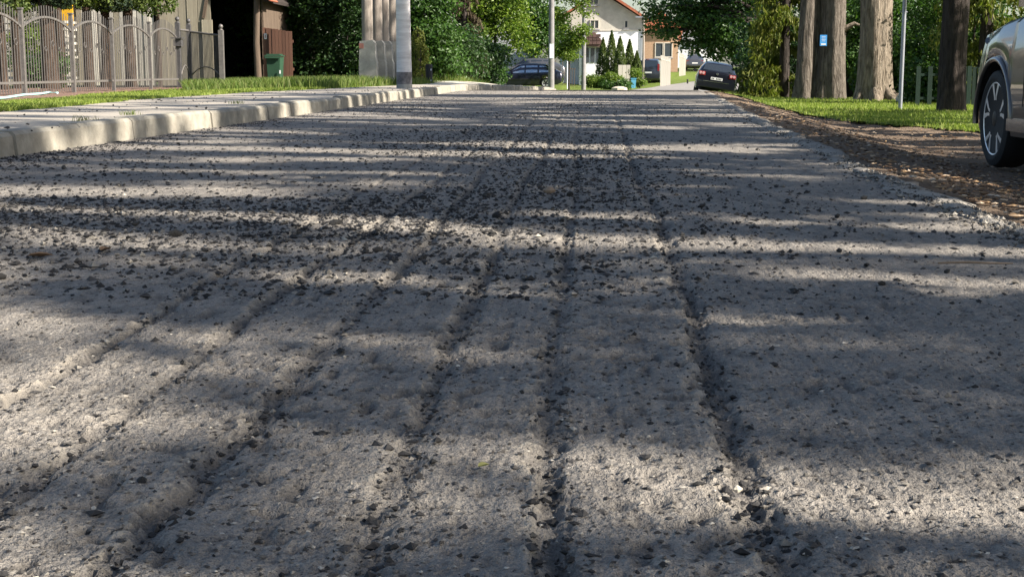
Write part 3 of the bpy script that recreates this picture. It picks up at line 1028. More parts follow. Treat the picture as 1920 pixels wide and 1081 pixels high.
# blue plate
p = at(1544, 76, Ya - .42)
pl = empty('blue_sign', p)
tag(pl, 'small blue enamel plate with white lines fixed to the twin trunk', 'sign')
MB().box((0, 0, 0), (.17, .012, .27)).build('plate', M['sign_blue'], pl)
MB().box((0, -.0075, -.095), (.12, .004, .035)).build('print', M['white'], pl)
for k in range(4): MB().box((0, -.0075, .09 - k * .035), (.1 - .02 * (k % 2), .004, .008)).build('print', M['white'], pl)

# darker trunk standing in shade behind the parked car
Yc = 24.0
cx_ = xat(1785, Yc)
t = tree_thing('spruce_tree', 'dark shaded trunk between the green fence and the parked car wheel', (cx_, Yc, gz(cx_, Yc)))
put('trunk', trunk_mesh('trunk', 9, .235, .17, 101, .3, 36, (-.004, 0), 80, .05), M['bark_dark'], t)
r4 = np.random.default_rng(102)
P, D = in_blobs([(0, 0, 3.6 + k * .75, 2.3 - k * .25, 2.3 - k * .25, .35) for k in range(8)], 6500, r4, .3)
put('crown', spray_mesh('crown', P, D, .34, 103, .5, .35), M['l_black'], t)

# thin steel post
Yp = 25.0
px_ = xat(1690, Yp)
t = empty('steel_post', (px_, Yp, gz(px_, Yp)))
tag(t, 'slim grey galvanised post standing on the lawn before the oak', 'post')
MB().tube([(0, 0, -.2), (0, 0, 3.4)], .036, 14).build('pole', M['steel'], t, 50)
mb = MB().tube([(-.06, 0, 1.71), (.06, 0, 1.71)], .012, 8); mb.build('clamp', M['steel'], t, 50)
mb = MB().lathe([(.039, 3.4), (.041, 3.42), (.03, 3.45), (.005, 3.46)], 12); mb.build('cap', M['black'], t, 50)

# stone at the oak's foot
mb = MB().lathe([(.05, -.08), (.2, -.02), (.22, .1), (.15, .2), (.03, .23)], 9)
o = mb.build('stone', M['stone'], None, 50, (xat(1700, 31), 31.0, gz(xat(1700, 31), 31)))
tag(o, 'rounded pale stone on the lawn beside the oak roots', 'stone')


# hanging conifer, big maple, dark understorey
def bush(name, label, u, Yd, blobs, nclump, per, size, mat, seed, spread=.22, zoff=0.0, cat='bush', up=.5, stems=3, bark='bark_dark', shell=.55, droop=0.0, group=None, x=None, trunk_h=None):
    xx = xat(u, Yd) if x is None else x
    t = empty(name, (xx, Yd, gz(xx, Yd) + zoff))
    tag(t, label, cat, group)
    put('foliage' if cat == 'bush' else 'crown', broadleaf_mesh('foliage', blobs, nclump, per, size, seed, spread, up, shell, droop), M[mat], t)
    r = np.random.default_rng(seed)
    mb = MB()
    hz = trunk_h or max(.5, np.mean([b[2] for b in blobs]))
    for _ in range(stems):
        a = r.uniform(0, 6.28); q = r.uniform(.02, .25)
        mb.tube([(q * .4 * math.cos(a), q * .4 * math.sin(a), -.2), (q * math.cos(a), q * math.sin(a), hz * .5), (q * 2.5 * math.cos(a), q * 2.5 * math.sin(a), hz)], [.06, .045, .02], 7)
    mb.build('stem' if cat == 'bush' else 'trunk', M[bark], t, 60)
    return t


def mass(w_, d_, z0, z1, s, k, seed):
    r = np.random.default_rng(seed)
    return [(r.uniform(-w_, w_), r.uniform(-d_, d_), r.uniform(z0, z1), s * r.uniform(.7, 1.2), s * r.uniform(.7, 1.2), s * r.uniform(.55, .95)) for _ in range(k)]


def conifer(name, label, u, Yd, h, rad, n, size, mat, seed, z0=.1, bark='bark_dark', skirts=9, hang=1.2, x=None):
    xx = xat(u, Yd) if x is None else x
    t = empty(name, (xx, Yd, gz(xx, Yd)))
    tag(t, label, 'tree')
    r = np.random.default_rng(seed)
    # branch sprays hanging from drooping boughs
    nb = skirts * 9
    P, D = [], []
    for b in range(nb):
        zt = z0 + (h - z0) * (b / nb) ** 1.1
        ln = rad * (1 - (zt / h) ** 1.3) * r.uniform(.7, 1.08) + .15
        a = r.uniform(0, 6.28)
        k = max(12, int(n / nb))
        s = r.random(k) ** .6
        dr = np.stack([np.cos(a + r.normal(0, .16, k)), np.sin(a + r.normal(0, .16, k)), np.zeros(k)], -1)
        p = dr * (s * ln)[:, None]
        p[:, 2] = zt + .25 * ln * s - .55 * ln * s ** 2 - np.abs(r.normal(0, .22, k)) * s
        P.append(p); D.append(dr)
    P, D = np.concatenate(P), np.concatenate(D)
    put('crown', spray_mesh('crown', P, D, size, seed + 1, hang, .32), M[mat], t)
    MB().tube([(0, 0, -.3), (0, 0, h * .5), (0, 0, h * .95)], [.17, .1, .02], 10).build('trunk', M[bark], t, 60)
    return t


conifer('spruce_tree', 'drooping yellow green conifer left of the twin stemmed tree', 1470, 41, 8.5, 1.3, 21000, .2, 'l_yellow', 120, -.1)
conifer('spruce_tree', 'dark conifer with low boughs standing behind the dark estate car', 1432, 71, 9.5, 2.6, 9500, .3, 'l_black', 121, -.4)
conifer('thuja_tree', 'hanging yellow green thuja above the green board fence', 1845, 29.5, 6.5, 1.35, 12000, .16, 'l_yellow', 122, .75)

# big maple: crown hangs over the far end of the road
Ym = 58.0
mx_ = xat(1385, Ym)
t = tree_thing('maple_tree', 'large maple whose low leafy boughs hang over the far road', (mx_ + 1.4, Ym, gz(mx_ + 1.4, Ym)))
put('trunk', trunk_mesh('trunk', 7, .34, .22, 130, .4, 20, rows=30), M['bark_dark'], t)
r5 = np.random.default_rng(131)
mbl = []
for u, v, s, dy in ((1215, 12, .5, 0), (1232, 40, .55, .2), (1250, 58, .42, -.3), (1262, 25, .8, .4), (1222, 62, .26, 0), (1240, 66, .22, .3), (1292, 50, .8, -.2), (1310, 75, .7, .5), (1335, 40, 1.0, 0), (1345, 88, .8, .2), (1372, 60, 1.0, -.4), (1300, 5, 1.0, .6), (1395, 95, .75, 0), (1360, 15, 1.2, 1), (1420, 30, 1.2, 1), (1278, 82, .22, .2), (1300, 96, .25, 0), (1330, 104, .3, 0)):
    p = at(u, v, Ym + dy)
    mbl.append((p.x - mx_ - 1.4, p.y - Ym, p.z - t.location.z, s, s, s * .62))
mbl += [(b[0], b[1], b[2], b[3], b[4], b[5]) for b in crown_blobs(r5, -.5, 1, 5.0, 9.5, 3.6, 9)]
put('crown', broadleaf_mesh('crown', mbl, 1750, 17, .17, 132, .2, .6, .4, .4), M['l_mid'], t)
limb_mb(3.2, .12, [b[:3] for b in mbl[:14]], 7).build('limb', M['bark_dark'], t, 60)

# understorey right of the road, behind the trunks
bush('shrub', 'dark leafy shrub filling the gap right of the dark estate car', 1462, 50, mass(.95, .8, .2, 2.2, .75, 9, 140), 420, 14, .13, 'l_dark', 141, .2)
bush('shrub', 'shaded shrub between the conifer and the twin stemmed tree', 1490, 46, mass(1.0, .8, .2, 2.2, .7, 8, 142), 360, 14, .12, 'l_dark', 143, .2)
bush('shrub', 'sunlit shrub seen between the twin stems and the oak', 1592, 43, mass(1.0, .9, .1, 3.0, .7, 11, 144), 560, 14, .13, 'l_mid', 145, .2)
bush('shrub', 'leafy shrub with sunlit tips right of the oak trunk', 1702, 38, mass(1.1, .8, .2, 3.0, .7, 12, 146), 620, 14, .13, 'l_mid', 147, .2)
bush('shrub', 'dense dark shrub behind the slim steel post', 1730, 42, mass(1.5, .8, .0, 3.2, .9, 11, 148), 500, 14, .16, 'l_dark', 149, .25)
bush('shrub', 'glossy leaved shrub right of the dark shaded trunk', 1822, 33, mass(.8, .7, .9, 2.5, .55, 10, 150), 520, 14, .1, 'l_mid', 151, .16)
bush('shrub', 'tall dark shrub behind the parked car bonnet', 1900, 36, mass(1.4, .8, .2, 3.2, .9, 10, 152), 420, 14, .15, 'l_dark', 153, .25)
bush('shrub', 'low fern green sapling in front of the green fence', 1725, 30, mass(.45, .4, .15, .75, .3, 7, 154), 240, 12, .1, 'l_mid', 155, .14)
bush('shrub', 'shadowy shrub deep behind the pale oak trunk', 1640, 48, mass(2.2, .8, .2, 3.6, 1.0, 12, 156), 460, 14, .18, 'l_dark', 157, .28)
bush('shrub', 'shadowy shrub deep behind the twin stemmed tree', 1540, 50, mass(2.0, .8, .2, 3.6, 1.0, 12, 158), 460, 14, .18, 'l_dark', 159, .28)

# green board fence
Yf = 28.0
t = empty('green_fence', (xat(1780, Yf), Yf, gz(xat(1780, Yf), Yf)))
tag(t, 'dark green board fence behind the shaded trunk', 'fence')
ub = MB().box((0, 0, .5), (1, 1, 1)).mesh('fence_board')
x0, x1 = xat(1722, Yf) - t.location.x, xat(1905, Yf) - t.location.x
k = 0
x = x0
while x < x1:
    put('fence_board', ub, M['fence_green'], t, (x, rng.normal(0, .008), 0), (0, 0, 0), (.085, .02, .78 + rng.uniform(-.02, .02)))
    x += .1 + (.13 if x < x0 + .55 else 0)
for z in (.16, .62):
    MB().box(((x0 + x1) / 2, .035, z), (x1 - x0, .03, .05)).build('rail', M['fence_green'], t)


# ------------------------------------------------------------------ iron fence and gate on the left
FX = -10.4
fu = [-62, 45, 138, 213, 283, 335]
fpts = []
for u in fu:
    y = 20.0
    for _ in range(20): y = y * FX / xat(u, y)
    fpts.append(y)
bar = MB().box((0, 0, .5), (1, 1, 1)).mesh('picket')
fence = empty('iron_fence', (FX, fpts[0], 0))
tag(fence, 'wrought iron fence with arched rails between slim square posts', 'fence')
ring = MB()
rp = [(.045 * math.cos(q), 0, .045 * math.sin(q)) for q in np.linspace(0, 2 * math.pi, 13)]
ring.tube(rp, .006, 6)
ringm = ring.mesh('scroll', 60)
postm = MB().box((0, 0, .7), (.07, .07, 1.8)).mesh('post')
ballm = MB().lathe([(.02, 0), (.045, .0), (.045, .02), (.02, .03), (.045, .055), (.052, .085), (.04, .115), (.005, .135)], 12).mesh('post_cap', 50)
for i, y in enumerate(fpts[:-1]):
    p = put('post', postm, M['fence'], fence, (0, y - fpts[0], 0))
    put('post_cap', MB().box((0, 0, 1.615), (.095, .095, .03)).mesh('post_cap'), M['fence'], p)
for i in range(len(fpts) - 1):
    a, b = fpts[i] - fpts[0], fpts[i + 1] - fpts[0]
    nb = 20
    mb = MB()
    pts = []
    for t_ in np.linspace(0, 1, 17):
        pts.append((.0, a + (b - a) * t_, 1.26 + .24 * math.sin(math.pi * t_) ** .8))
    for q in range(16):
        m_ = (Vector(pts[q]) + Vector(pts[q + 1])) / 2
        d_ = Vector(pts[q + 1]) - Vector(pts[q])
        mb.box(m_, (.035, d_.length * 1.06, .04), Matrix.Rotation(math.atan2(d_.z, d_.y), 3, 'X'))
    mb.build('arch_rail', M['fence'], fence)
    MB().box((0, (a + b) / 2, .25), (.03, b - a - .07, .045)).build('bottom_rail', M['fence'], fence)
    for k in range(1, nb):
        t_ = k / nb
        top = 1.46 + .26 * math.sin(math.pi * t_) ** .8
        put('picket', bar, M['fence'], fence, (.0, a + (b - a) * t_, .06), (0, 0, 0), (.014, .014, top - .06))
    for k in range(6):
        put('scroll', ringm, M['fence'], fence, (.02, a + (b - a) * (.14 + .145 * k), .95 + (.05 if k % 2 else -.06)), (0, 0, R(90)), (1.3, 1, 1.3 if k % 2 else 1.0))

g0 = Vector((FX + .02, fpts[-1], 0))
gate = empty('iron_gate', g0)
tag(gate, 'dark iron gate with ball topped posts and a leaf standing ajar', 'gate')
g1 = Vector((xat(357, 36.6), 36.6, 0)) - g0
g2 = Vector((xat(417, 36.1), 36.1, 0)) - g0
for p_, h, w_, mt in ((Vector((0, 0, 0)), 1.68, .11, 'fence_dark'), (g1, 1.66, .11, 'fence_dark'), (g2, 1.5, .12, 'fence')):
    q = MB().box((0, 0, h / 2 - .1), (w_, w_, h + .2)).build('post', M[mt], gate, None, tuple(p_))
    put('post_cap', ballm, M[mt], q, (0, 0, h), (0, 0, 0), (1.15, 1.15, 1.15))
MB().box((.02, -.06, 1.17), (.2, .2, .17)).build('lock_box', M['fence_dark'], gate)
MB().box((.02, -.08, 1.29), (.28, .28, .03)).build('lock_box_lid', M['fence_dark'], gate)


def leaf(pa, pb, za, zb, nb, arch):
    d = pb - pa
    L = math.hypot(d.x, d.y)
    rz = math.atan2(d.y, d.x)
    mb = MB(); mb.tube([pa + Vector((0, 0, za)), pb + Vector((0, 0, zb))], .028, 8)
    mb.build('top_rail', M['fence'], gate, 60)
    MB().tube([pa + Vector((0, 0, .12)), pb + Vector((0, 0, .12))], .025, 8).build('bottom_rail', M['fence'], gate, 60)
    mb = MB()
    mb.tube([pa + d * t_ + Vector((0, -.02, .22 + arch * math.sin(math.pi * (.08 + .84 * t_)))) for t_ in np.linspace(.05, .95, 13)], .017, 7)
    mb.build('arch_bar', M['fence'], gate, 60)
    for k in range(1, nb):
        t_ = k / nb
        put('bar', bar, M['fence_dark'], gate, pa + d * t_ + Vector((0, 0, .08)), (0, 0, rz), (.014, .014, za + (zb - za) * t_ - .08))


leaf(Vector((.05, 0, 0)), g1, 1.5, 1.5, 8, .38)
leaf(g1, g2, 1.48, 1.36, 26, .34)

# turquoise hose on the mulch
hp = [at(u, v, y_) for (u, v, y_) in ((-40, 199, 20.2), (10, 193, 21.5), (45, 185, 24), (75, 181, 25), (92, 177, 26.5), (108, 177, 26))]
mb = MB(); mb.tube([(p.x, p.y, gz(p.x, p.y) + .06) for p in hp], .02, 8)
o = mb.build('garden_hose', M['hose'], None, 60)
tag(o, 'pale turquoise plastic hose lying along the mulch edge below the fence', 'hose')


# ---- clipped thujas on bare trunks behind the fence
def clipped(u, Yd, rad, wid, label, seed, z0=1.85, lean=0.0):
    x = xat(u, Yd)
    t = empty('thuja_tree', (x, Yd, gz(x, Yd)))
    tag(t, label, 'tree', 'clipped thujas behind the iron fence')
    put('trunk', trunk_mesh('trunk', 4.2, rad, rad * .6, seed, .35, 18, (lean, 0), 34, .06), M['bark_thuja'], t)
    r = np.random.default_rng(seed)
    bl_ = [(r.uniform(-.5, .5) * wid, r.uniform(-.5, .5) * wid, r.uniform(z0 + .25, z0 + 1.9), wid * .55, wid * .55, .42) for _ in range(9)]
    P, D = in_blobs(bl_, 5200, r, .6)
    P[:, 2] = np.maximum(P[:, 2], z0 + .06 * np.sin(P[:, 0] * 9))
    put('crown', spray_mesh('crown', P, D, .13, seed + 1, .1, .5), M['l_thuja' if seed % 3 else 'l_black'], t)


clipped(8, 32.0, .1, 1.0, 'clipped thuja at the far left end of the iron fence', 301, 1.75)
clipped(36, 33.0, .13, .9, 'clipped thuja whose trunk hides behind the first dark fence post', 302, 1.9)
clipped(96, 33.5, .2, .8, 'thickest clipped thuja trunk, beside the yellow panel', 303, 2.0, -.02)
clipped(117, 35.5, .12, .9, 'slim clipped thuja just right of the thickest trunk', 304, 1.95)
clipped(168, 36.5, .15, 1.1, 'clipped thuja midway along the second full fence panel', 305, 1.95)
clipped(200, 37.0, .14, .9, 'clipped thuja behind the third fence post', 306, 2.05)
clipped(246, 37.5, .17, 1.1, 'clipped thuja with dark trunk in the fourth fence panel', 307, 2.0)
clipped(301, 38.5, .06, 1.2, 'clipped thuja with the thinnest trunk, nearest the gate', 308, 1.95)
bush('shrub', 'pale leafy shrub peeping over the fence left of the thickest thuja', 58, 35.5, mass(.35, .3, .3, 2.2, .35, 8, 310), 240, 12, .09, 'l_bright', 311, .14)
bush('shrub', 'low green shrub behind the first fence panel', 72, 34.6, mass(.6, .3, .1, .75, .3, 8, 312), 260, 12, .08, 'l_mid', 313, .14)

# ---- plank shed behind the thujas
Ys = 43.0
shed = empty('plank_shed', (xat(150, Ys), Ys, 0))
tag(shed, 'long shed of pale weathered upright planks behind the thujas', 'shed')
x = xat(-70, Ys); xe = xat(300, Ys)
pk = MB().box((0, 0, .5), (1, 1, 1)).mesh('plank')
while x < xe - .1:
    w_ = rng.uniform(.13, .2)
    gap = rng.uniform(.01, .03) if rng.random() > .12 else .07
    put('plank', pk, M['plank_pale'] if rng.random() < .75 else M['plank'], shed, (x + w_ / 2 - shed.location.x, rng.normal(0, .012), 0), (0, 0, 0), (w_, .03, 3.2 + rng.uniform(-.1, .1)))
    x += w_ + gap
MB().box((0, .6, 1.6), (xe - xat(-70, Ys) - .1, 1.0, 3.0)).build('core', M['dark_wood'], shed)
MB().box((0, .5, 3.4), (xe - xat(-70, Ys) + .2, 2.0, .12), Matrix.Rotation(.12, 3, 'X')).build('roof', M['tile_dark'], shed)
pan = empty('yellow_panel', at(118, 22, Ys - .3))
pan.location.z = 0
tag(pan, 'bright yellow painted panel on a stand between thuja trunks', 'panel')
MB().box((0, 0, 2.2), (.62, .05, .75)).build('board', M['yellow'], pan)
for s in (-.25, .25): MB().box((s, .05, .95), (.05, .04, 1.9)).build('leg', M['shed_wood'], pan)
# stacked pale boards
stack = empty('board_stack', (xat(55, 40.5), 40.5, 0))
tag(stack, 'stack of pale sawn boards with spacers behind the first fence panels', 'board stack')
bm_ = MB().box((0, 0, 0), (1, 1, 1)).mesh('board')
for k in range(9):
    put('board', bm_, M['plank_pale'], stack, (rng.normal(0, .04), 0, .25 + k * .2), (0, 0, 0), (2.6, .9, .07))
    for s in (-.9, 0, .9):
        if k: put('spacer', bm_, M['shed_wood'], stack, (s, 0, .25 + k * .2 - .1), (0, 0, 0), (.1, .85, .125))
for s in (-.9, .9): put('spacer', bm_, M['shed_wood'], stack, (s, 0, .09), (0, 0, 0), (.12, .85, .22))

# ---- barn with its dark open doorway
barn = empty('open_barn', (xat(403, Ys), Ys, 0))
tag(barn, 'weathered barn with pale plank front and a dark open doorway', 'barn')
bx0 = barn.location.x
xl_ = xat(300, Ys) - bx0; xr_ = xat(490, Ys) - bx0
x = xl_ + .005
for k, w_ in enumerate((.3, .36, .27, .34, .41)):
    put('plank', pk, M['plank'], barn, (x + w_ / 2, -.05 + rng.normal(0, .01), 0), (0, 0, rng.normal(0, .004)), (w_ - .018, .05, 4.0))
    x += w_
put('plank', pk, M['plank'], barn, (-.16, -.1, 0), (0, 0, 0), (.33, .035, 2.0))            # patch board by the doorway
put('plank', pk, M['shed_wood'], barn, (-.27, -.1, 2.05), (0, R(12), 0), (.1, .03, 1.6))    # leaning batten
dp = 7.0
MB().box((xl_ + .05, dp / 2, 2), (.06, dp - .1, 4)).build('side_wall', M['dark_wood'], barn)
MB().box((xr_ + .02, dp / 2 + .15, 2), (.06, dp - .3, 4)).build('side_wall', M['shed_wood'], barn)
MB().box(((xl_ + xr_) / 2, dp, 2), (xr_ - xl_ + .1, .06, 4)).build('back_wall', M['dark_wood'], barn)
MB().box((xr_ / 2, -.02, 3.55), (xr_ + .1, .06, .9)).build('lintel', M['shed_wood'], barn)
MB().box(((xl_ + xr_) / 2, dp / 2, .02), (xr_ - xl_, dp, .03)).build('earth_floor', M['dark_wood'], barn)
mb = MB(); mb.tube([(xr_ - .06, -.08, -.1), (xr_ - .1, -.08, 1.3), (xr_ - .02, -.08, 3.3)], [.12, .1, .1], 10)
mb.build('door_post', M['shed_wood'], barn, 60)
rf = MB(); ez, rz_ = 2.62, 4.9
rf.prism([(xl_ - 1.2, ez + 1.0), (xl_ + 1.0, rz_), (xr_ + .3, ez), (xr_ + .3, ez - .1), (xl_ + 1.0, rz_ - .12), (xl_ - 1.2, ez + .88)], -.45, dp + .3)
rfo = rf.build('roof', M['dark_wood'], barn)
tl = MB().box((0, 0, 0), (1, 1, 1)).mesh('roof_tile')
sl = Vector((xr_ + .3 - xl_ - 1.0, 0, ez - rz_)); ang = math.atan2(-sl.z, sl.x)
for r_i in range(5):
    for c_i in range(5):
        p = Vector((xr_ + .34, 0, ez + .02)) - sl.normalized() * (.3 * r_i) + Vector((0, -.4 + .22 * c_i, .03))
        put('roof_tile', tl, M['tile_red'], rfo, p, (0, ang + .06, 0), (.34, .205, .035))

# ---- red-brown board gate and bin
Yg = 43.0
bg_ = empty('board_gate', (xat(490, Yg) + .1, Yg - .2, 0))
tag(bg_, 'red brown upright board gate beside the barn doorway', 'gate')
wd_ = xat(553, Yg) - xat(491, Yg) - .1
nbd = 9
for k in range(nbd):
    t_ = (k + .5) / nbd
    put('board', pk, M['board_brown'], bg_, (t_ * wd_, rng.normal(0, .01) + (.12 if k < 2 else 0), .12), (0, 0, 0), (wd_ / nbd - .008, .03, 1.65 - .13 * t_ + rng.uniform(-.01, .01)))
MB().box((wd_ / 2, .18, 1.35), (wd_, .04, .09)).build('cross_rail', M['board_brown'], bg_)
MB().box((wd_ / 2, .18, .5), (wd_, .04, .09)).build('cross_rail', M['board_brown'], bg_)
MB().box((.09, .09, 1.5), (.08, .01, .17)).build('number_plate', M['white'], bg_)
MB().box((.09, .083, 1.5), (.025, .006, .1)).build('number_mark', M['red_label'], bg_)
Yw = 41.0
wb = empty('wheelie_bin', (xat(516, Yw), Yw, gz(xat(516, Yw), Yw)))
tag(wb, 'dark green wheelie bin standing before the red brown gate', 'bin')
mb = MB()
n0 = [(-.18, -.2), (.18, -.2), (.2, .22), (-.2, .22)]
vs = [(x * .92, y * .85, .06) for x, y in n0] + [(x * 1.12, y * 1.1, .86) for x, y in n0]
mb.v = vs; mb.f = [(0, 1, 2, 3), (4, 7, 6, 5), (0, 4, 5, 1), (1, 5, 6, 2), (2, 6, 7, 3), (3, 7, 4, 0)]
mb.build('body', M['bin_green'], wb)
lid = MB().box((0, 0, .89), (.5, .54, .035)); lid.box((0, -.02, .925), (.4, .42, .035))
lid.build('lid', M['bin_green'], wb)
MB().box((0, -.27, .84), (.46, .05, .05)).build('rim', M['bin_green'], wb)
for s in (-1, 1): MB().lathe([(.1, -.025), (.1, .025)], 14, (s * .2, .22, .1), 'x').build('wheel', M['rubber'], wb)
MB().box((.2, -.24, .42), (.04, .012, .1)).build('sticker', M['white'], wb)

# ---- wooden pole frame on concrete footings
pf = empty('pole_frame', (xat(705, 37), 37.0, gz(xat(705, 37), 37)))
tag(pf, 'group of four grey wooden utility poles strapped to concrete footings', 'utility pole')
for i, (u, up, Yk, rr) in enumerate(((691, 689, 36.7, .15), (708, 708, 37.3, .135), (722, 722, 37.9, .12), (737, 736, 38.4, .13))):
    bx = xat(u, Yk) - pf.location.x; by = Yk - 37.0
    mb = MB()
    pr = [(-.23, -.3), (.25, -.3), (.245, .62), (.225, .66), (.2, 1.12), (.14, 1.2), (-.2, 1.17), (-.22, .66)]
    mb.prism(pr, -.16, .16)
    ft = mb.build('concrete_footing', M['concrete'], pf, None, (bx, by, 0))
    MB().box((.01, -.17, .34), (.46, .05, .58)).build('footing_plinth', M['concrete'], ft)
    xp = xat(up, Yk) - pf.location.x
    MB().tube([(xp, by + .1, .9), (xp + .005, by + .12, 2.5), (xp + .02, by + .15, 7.5)], [rr, rr * .97, rr * .75], 16).build('pole', M['pole_wood'], pf, 60)
    if i == 0:
        MB().box((-.15, -.165, 1.05), (.12, .01, .13)).build('label_plate', M['red_label'], ft)
mb = MB()
mb.box((.05, .3, 4.2), (1.1, .12, .12)); mb.build('cross_arm', M['pole_wood'], pf)

# whitewashed pole with tarred foot
Yq = 28.0
xq = xat(758, Yq)
wp = empty('whitewashed_pole', (xq, Yq, .1))
tag(wp, 'whitewashed tapering pole with dark tarred band at the pavement edge', 'utility pole')
MB().tube([(0, 0, .34), (-.01, 0, 2.2), (-.06, 0, 7.5)], [.152, .138, .1], 24).build('shaft', M['pole_white'], wp, 60)
MB().tube([(0, 0, .1), (0, 0, .345)], [.158, .156], 24).build('tar_band', M['pole_band'], wp, 60)
MB().tube([(0, 0, -.1), (0, 0, .105)], [.162, .159], 24).build('base', M['concrete'], wp, 60)

# black bollard
Yk = 40.0
bo_ = empty('bollard', (xat(805, Yk), Yk, gz(xat(805, Yk), Yk)))
tag(bo_, 'short black bollard with white reflectors by the long grass', 'bollard')
MB().tube([(0, 0, -.1), (-.01, 0, .62), (-.01, 0, .66)], [.095, .1, .08], 14).build('post', M['black'], bo_, 50)
MB().box((.06, -.095, .5), (.03, .02, .05)).build('reflector', M['white'], bo_)
MB().box((.05, -.095, .2), (.035, .02, .045)).build('reflector', M['white'], bo_)

# ---- hedge and trees on the left and centre
LB = [
    ('shrub', 'dark maple shrub growing behind the red brown gate', 525, 48, mass(1.2, .8, .6, 3.6, .8, 12, 401), 560, 15, .15, 'l_mid', 402),
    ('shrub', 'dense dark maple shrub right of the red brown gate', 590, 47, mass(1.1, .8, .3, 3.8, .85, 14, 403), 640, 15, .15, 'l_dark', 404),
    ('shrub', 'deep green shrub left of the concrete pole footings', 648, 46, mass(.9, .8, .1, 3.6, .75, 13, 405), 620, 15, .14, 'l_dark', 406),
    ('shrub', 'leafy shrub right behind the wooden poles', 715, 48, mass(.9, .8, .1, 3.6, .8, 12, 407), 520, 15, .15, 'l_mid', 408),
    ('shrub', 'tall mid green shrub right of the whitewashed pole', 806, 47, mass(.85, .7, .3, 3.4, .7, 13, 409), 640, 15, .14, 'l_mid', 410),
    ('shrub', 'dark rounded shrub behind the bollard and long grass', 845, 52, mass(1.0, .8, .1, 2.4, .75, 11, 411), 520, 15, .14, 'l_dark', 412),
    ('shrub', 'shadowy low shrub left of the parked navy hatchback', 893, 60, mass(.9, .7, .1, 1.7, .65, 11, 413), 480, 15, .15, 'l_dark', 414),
    ('shrub', 'small bright shrub covering the bonnet of the navy hatchback', 917, 66, mass(.6, .5, .1, .85, .35, 8, 415), 300, 13, .13, 'l_mid', 416),
]
LB.append(('shrub', 'shadowy shrub deep behind the hedge between gate and poles', 612, 56, mass(2.6, .7, .3, 4.2, 1.1, 16, 417), 520, 15, .2, 'l_dark', 418))
for a in LB: bush(*a, spread=.22)
bush('lime_tree', 'bright yellow green tree sunlit above the parked navy hatchback', 928, 70, mass(1.5, 1.0, 2.1, 5.4, .8, 20, 420), 760, 16, .19, 'l_bright', 421, .28, cat='tree', trunk_h=4, stems=2)
bush('lime_tree', 'mid green tree rising behind the two parked cars', 1000, 90, mass(1.6, 1.0, 2.6, 5.8, 1.0, 18, 422), 760, 16, .2, 'l_mid', 423, .28, cat='tree', trunk_h=4.5, stems=2)
bush('lime_tree', 'loose sunlit sapling between the concrete poles before the house', 1066, 79, mass(1.0, .6, 1.7, 5.6, .33, 24, 424), 380, 14, .15, 'l_bright', 425, .2, cat='tree', trunk_h=4, stems=1)
bush('shrub', 'leafy shrub filling the gap behind the two parked cars', 968, 93, mass(1.3, .6, .3, 2.6, .7, 11, 436), 420, 14, .17, 'l_mid', 437)
conifer('thuja_tree', 'withered brown conifer between the dark and the bright tree', 872, 58, 6.0, 1.1, 6500, .2, 'l_brown', 430, 1.2)
conifer('thuja_tree', 'small yellow green thuja just right of the whitewashed pole', 785, 41, 1.75, .42, 4200, .1, 'l_yellow', 432, .05, hang=.2)
bush('shrub', 'pale cream flowering shrub top above the withered conifer', 884, 66, mass(.5, .4, 2.2, 3.0, .35, 6, 434), 200, 12, .12, 'l_bright', 435, .18)


# ------------------------------------------------------------------ houses at the end of the street
def hx(u, Yd): return xat(u, Yd, 60)
def hz(v, Yd): return at(1100, v, Yd).z


def window(parent, x, z, w_, h, y, mull=1, frame='white_paint'):
    f = MB()
    t_ = .07
    f.box((x, y - .03, z + h / 2 - t_ / 2), (w_, .08, t_)); f.box((x, y - .03, z - h / 2 + t_ / 2), (w_, .08, t_))
    for s in (-1, 1): f.box((x + s * (w_ / 2 - t_ / 2), y - .03, z), (t_, .076, h - 2 * t_))
    for k in range(mull):
        f.box((x - w_ / 2 + w_ * (k + 1) / (mull + 1), y - .03, z), (t_, .072, h - 2 * t_))
    fo = f.build('window', M[frame], parent)
    for k in range(mull + 1):
        pw = w_ / (mull + 1)
        MB().box((x - w_ / 2 + pw * (k + .5), y + .0, z), (pw - .09, .03, h - .16)).build('pane', M['hglass'], fo)
    MB().box((x, y - .07, z - h / 2 - .06), (w_ + .14, .2, .06)).build('sill', M['render_grey'], fo)
    return fo


YH = 112.0
X0, X1, XA = hx(1050, YH), hx(1206, YH), hx(1128, YH)
ze, za_, zb_ = hz(36, YH), hz(-15, YH), -.9
zm = hz(57, YH)
house = empty('gable_house', (XA, YH, 0))
tag(house, 'old gabled house with beige upper wall, white lower wall and red tiled roof', 'house')
MB().prism([(X0 - XA, zb_), (X1 - XA, zb_), (X1 - XA, zm), (X0 - XA, zm)], 0, 11).build('lower_wall', M['render_white'], house)
MB().prism([(X0 - XA + .03, zm + .002), (X1 - XA - .03, zm + .002), (X1 - XA - .03, ze), (0, za_ - .1), (X0 - XA + .03, ze)], .02, 10.98).build('gable_wall', M['render_beige'], house)
MB().box(((X0 + X1) / 2 - XA, -.02, zm), (X1 - X0 + .04, .06, .1)).build('string_course', M['white_paint'], house)
sl = (za_ - ze) / (X1 - XA)
rf = MB()
ov = .5
rf.prism([(X1 - XA + ov, ze - sl * ov + .05), (0, za_ + .05), (X0 - XA - ov, ze - sl * ov + .05), (X0 - XA - ov, ze - sl * ov + .2), (0, za_ + .22), (X1 - XA + ov, ze - sl * ov + .2)], -.55, 11.5)
rfo = rf.build('roof', M['tile_red'], house)
tl2 = MB().box((0, 0, 0), (1, 1, 1)).mesh('roof_tile')
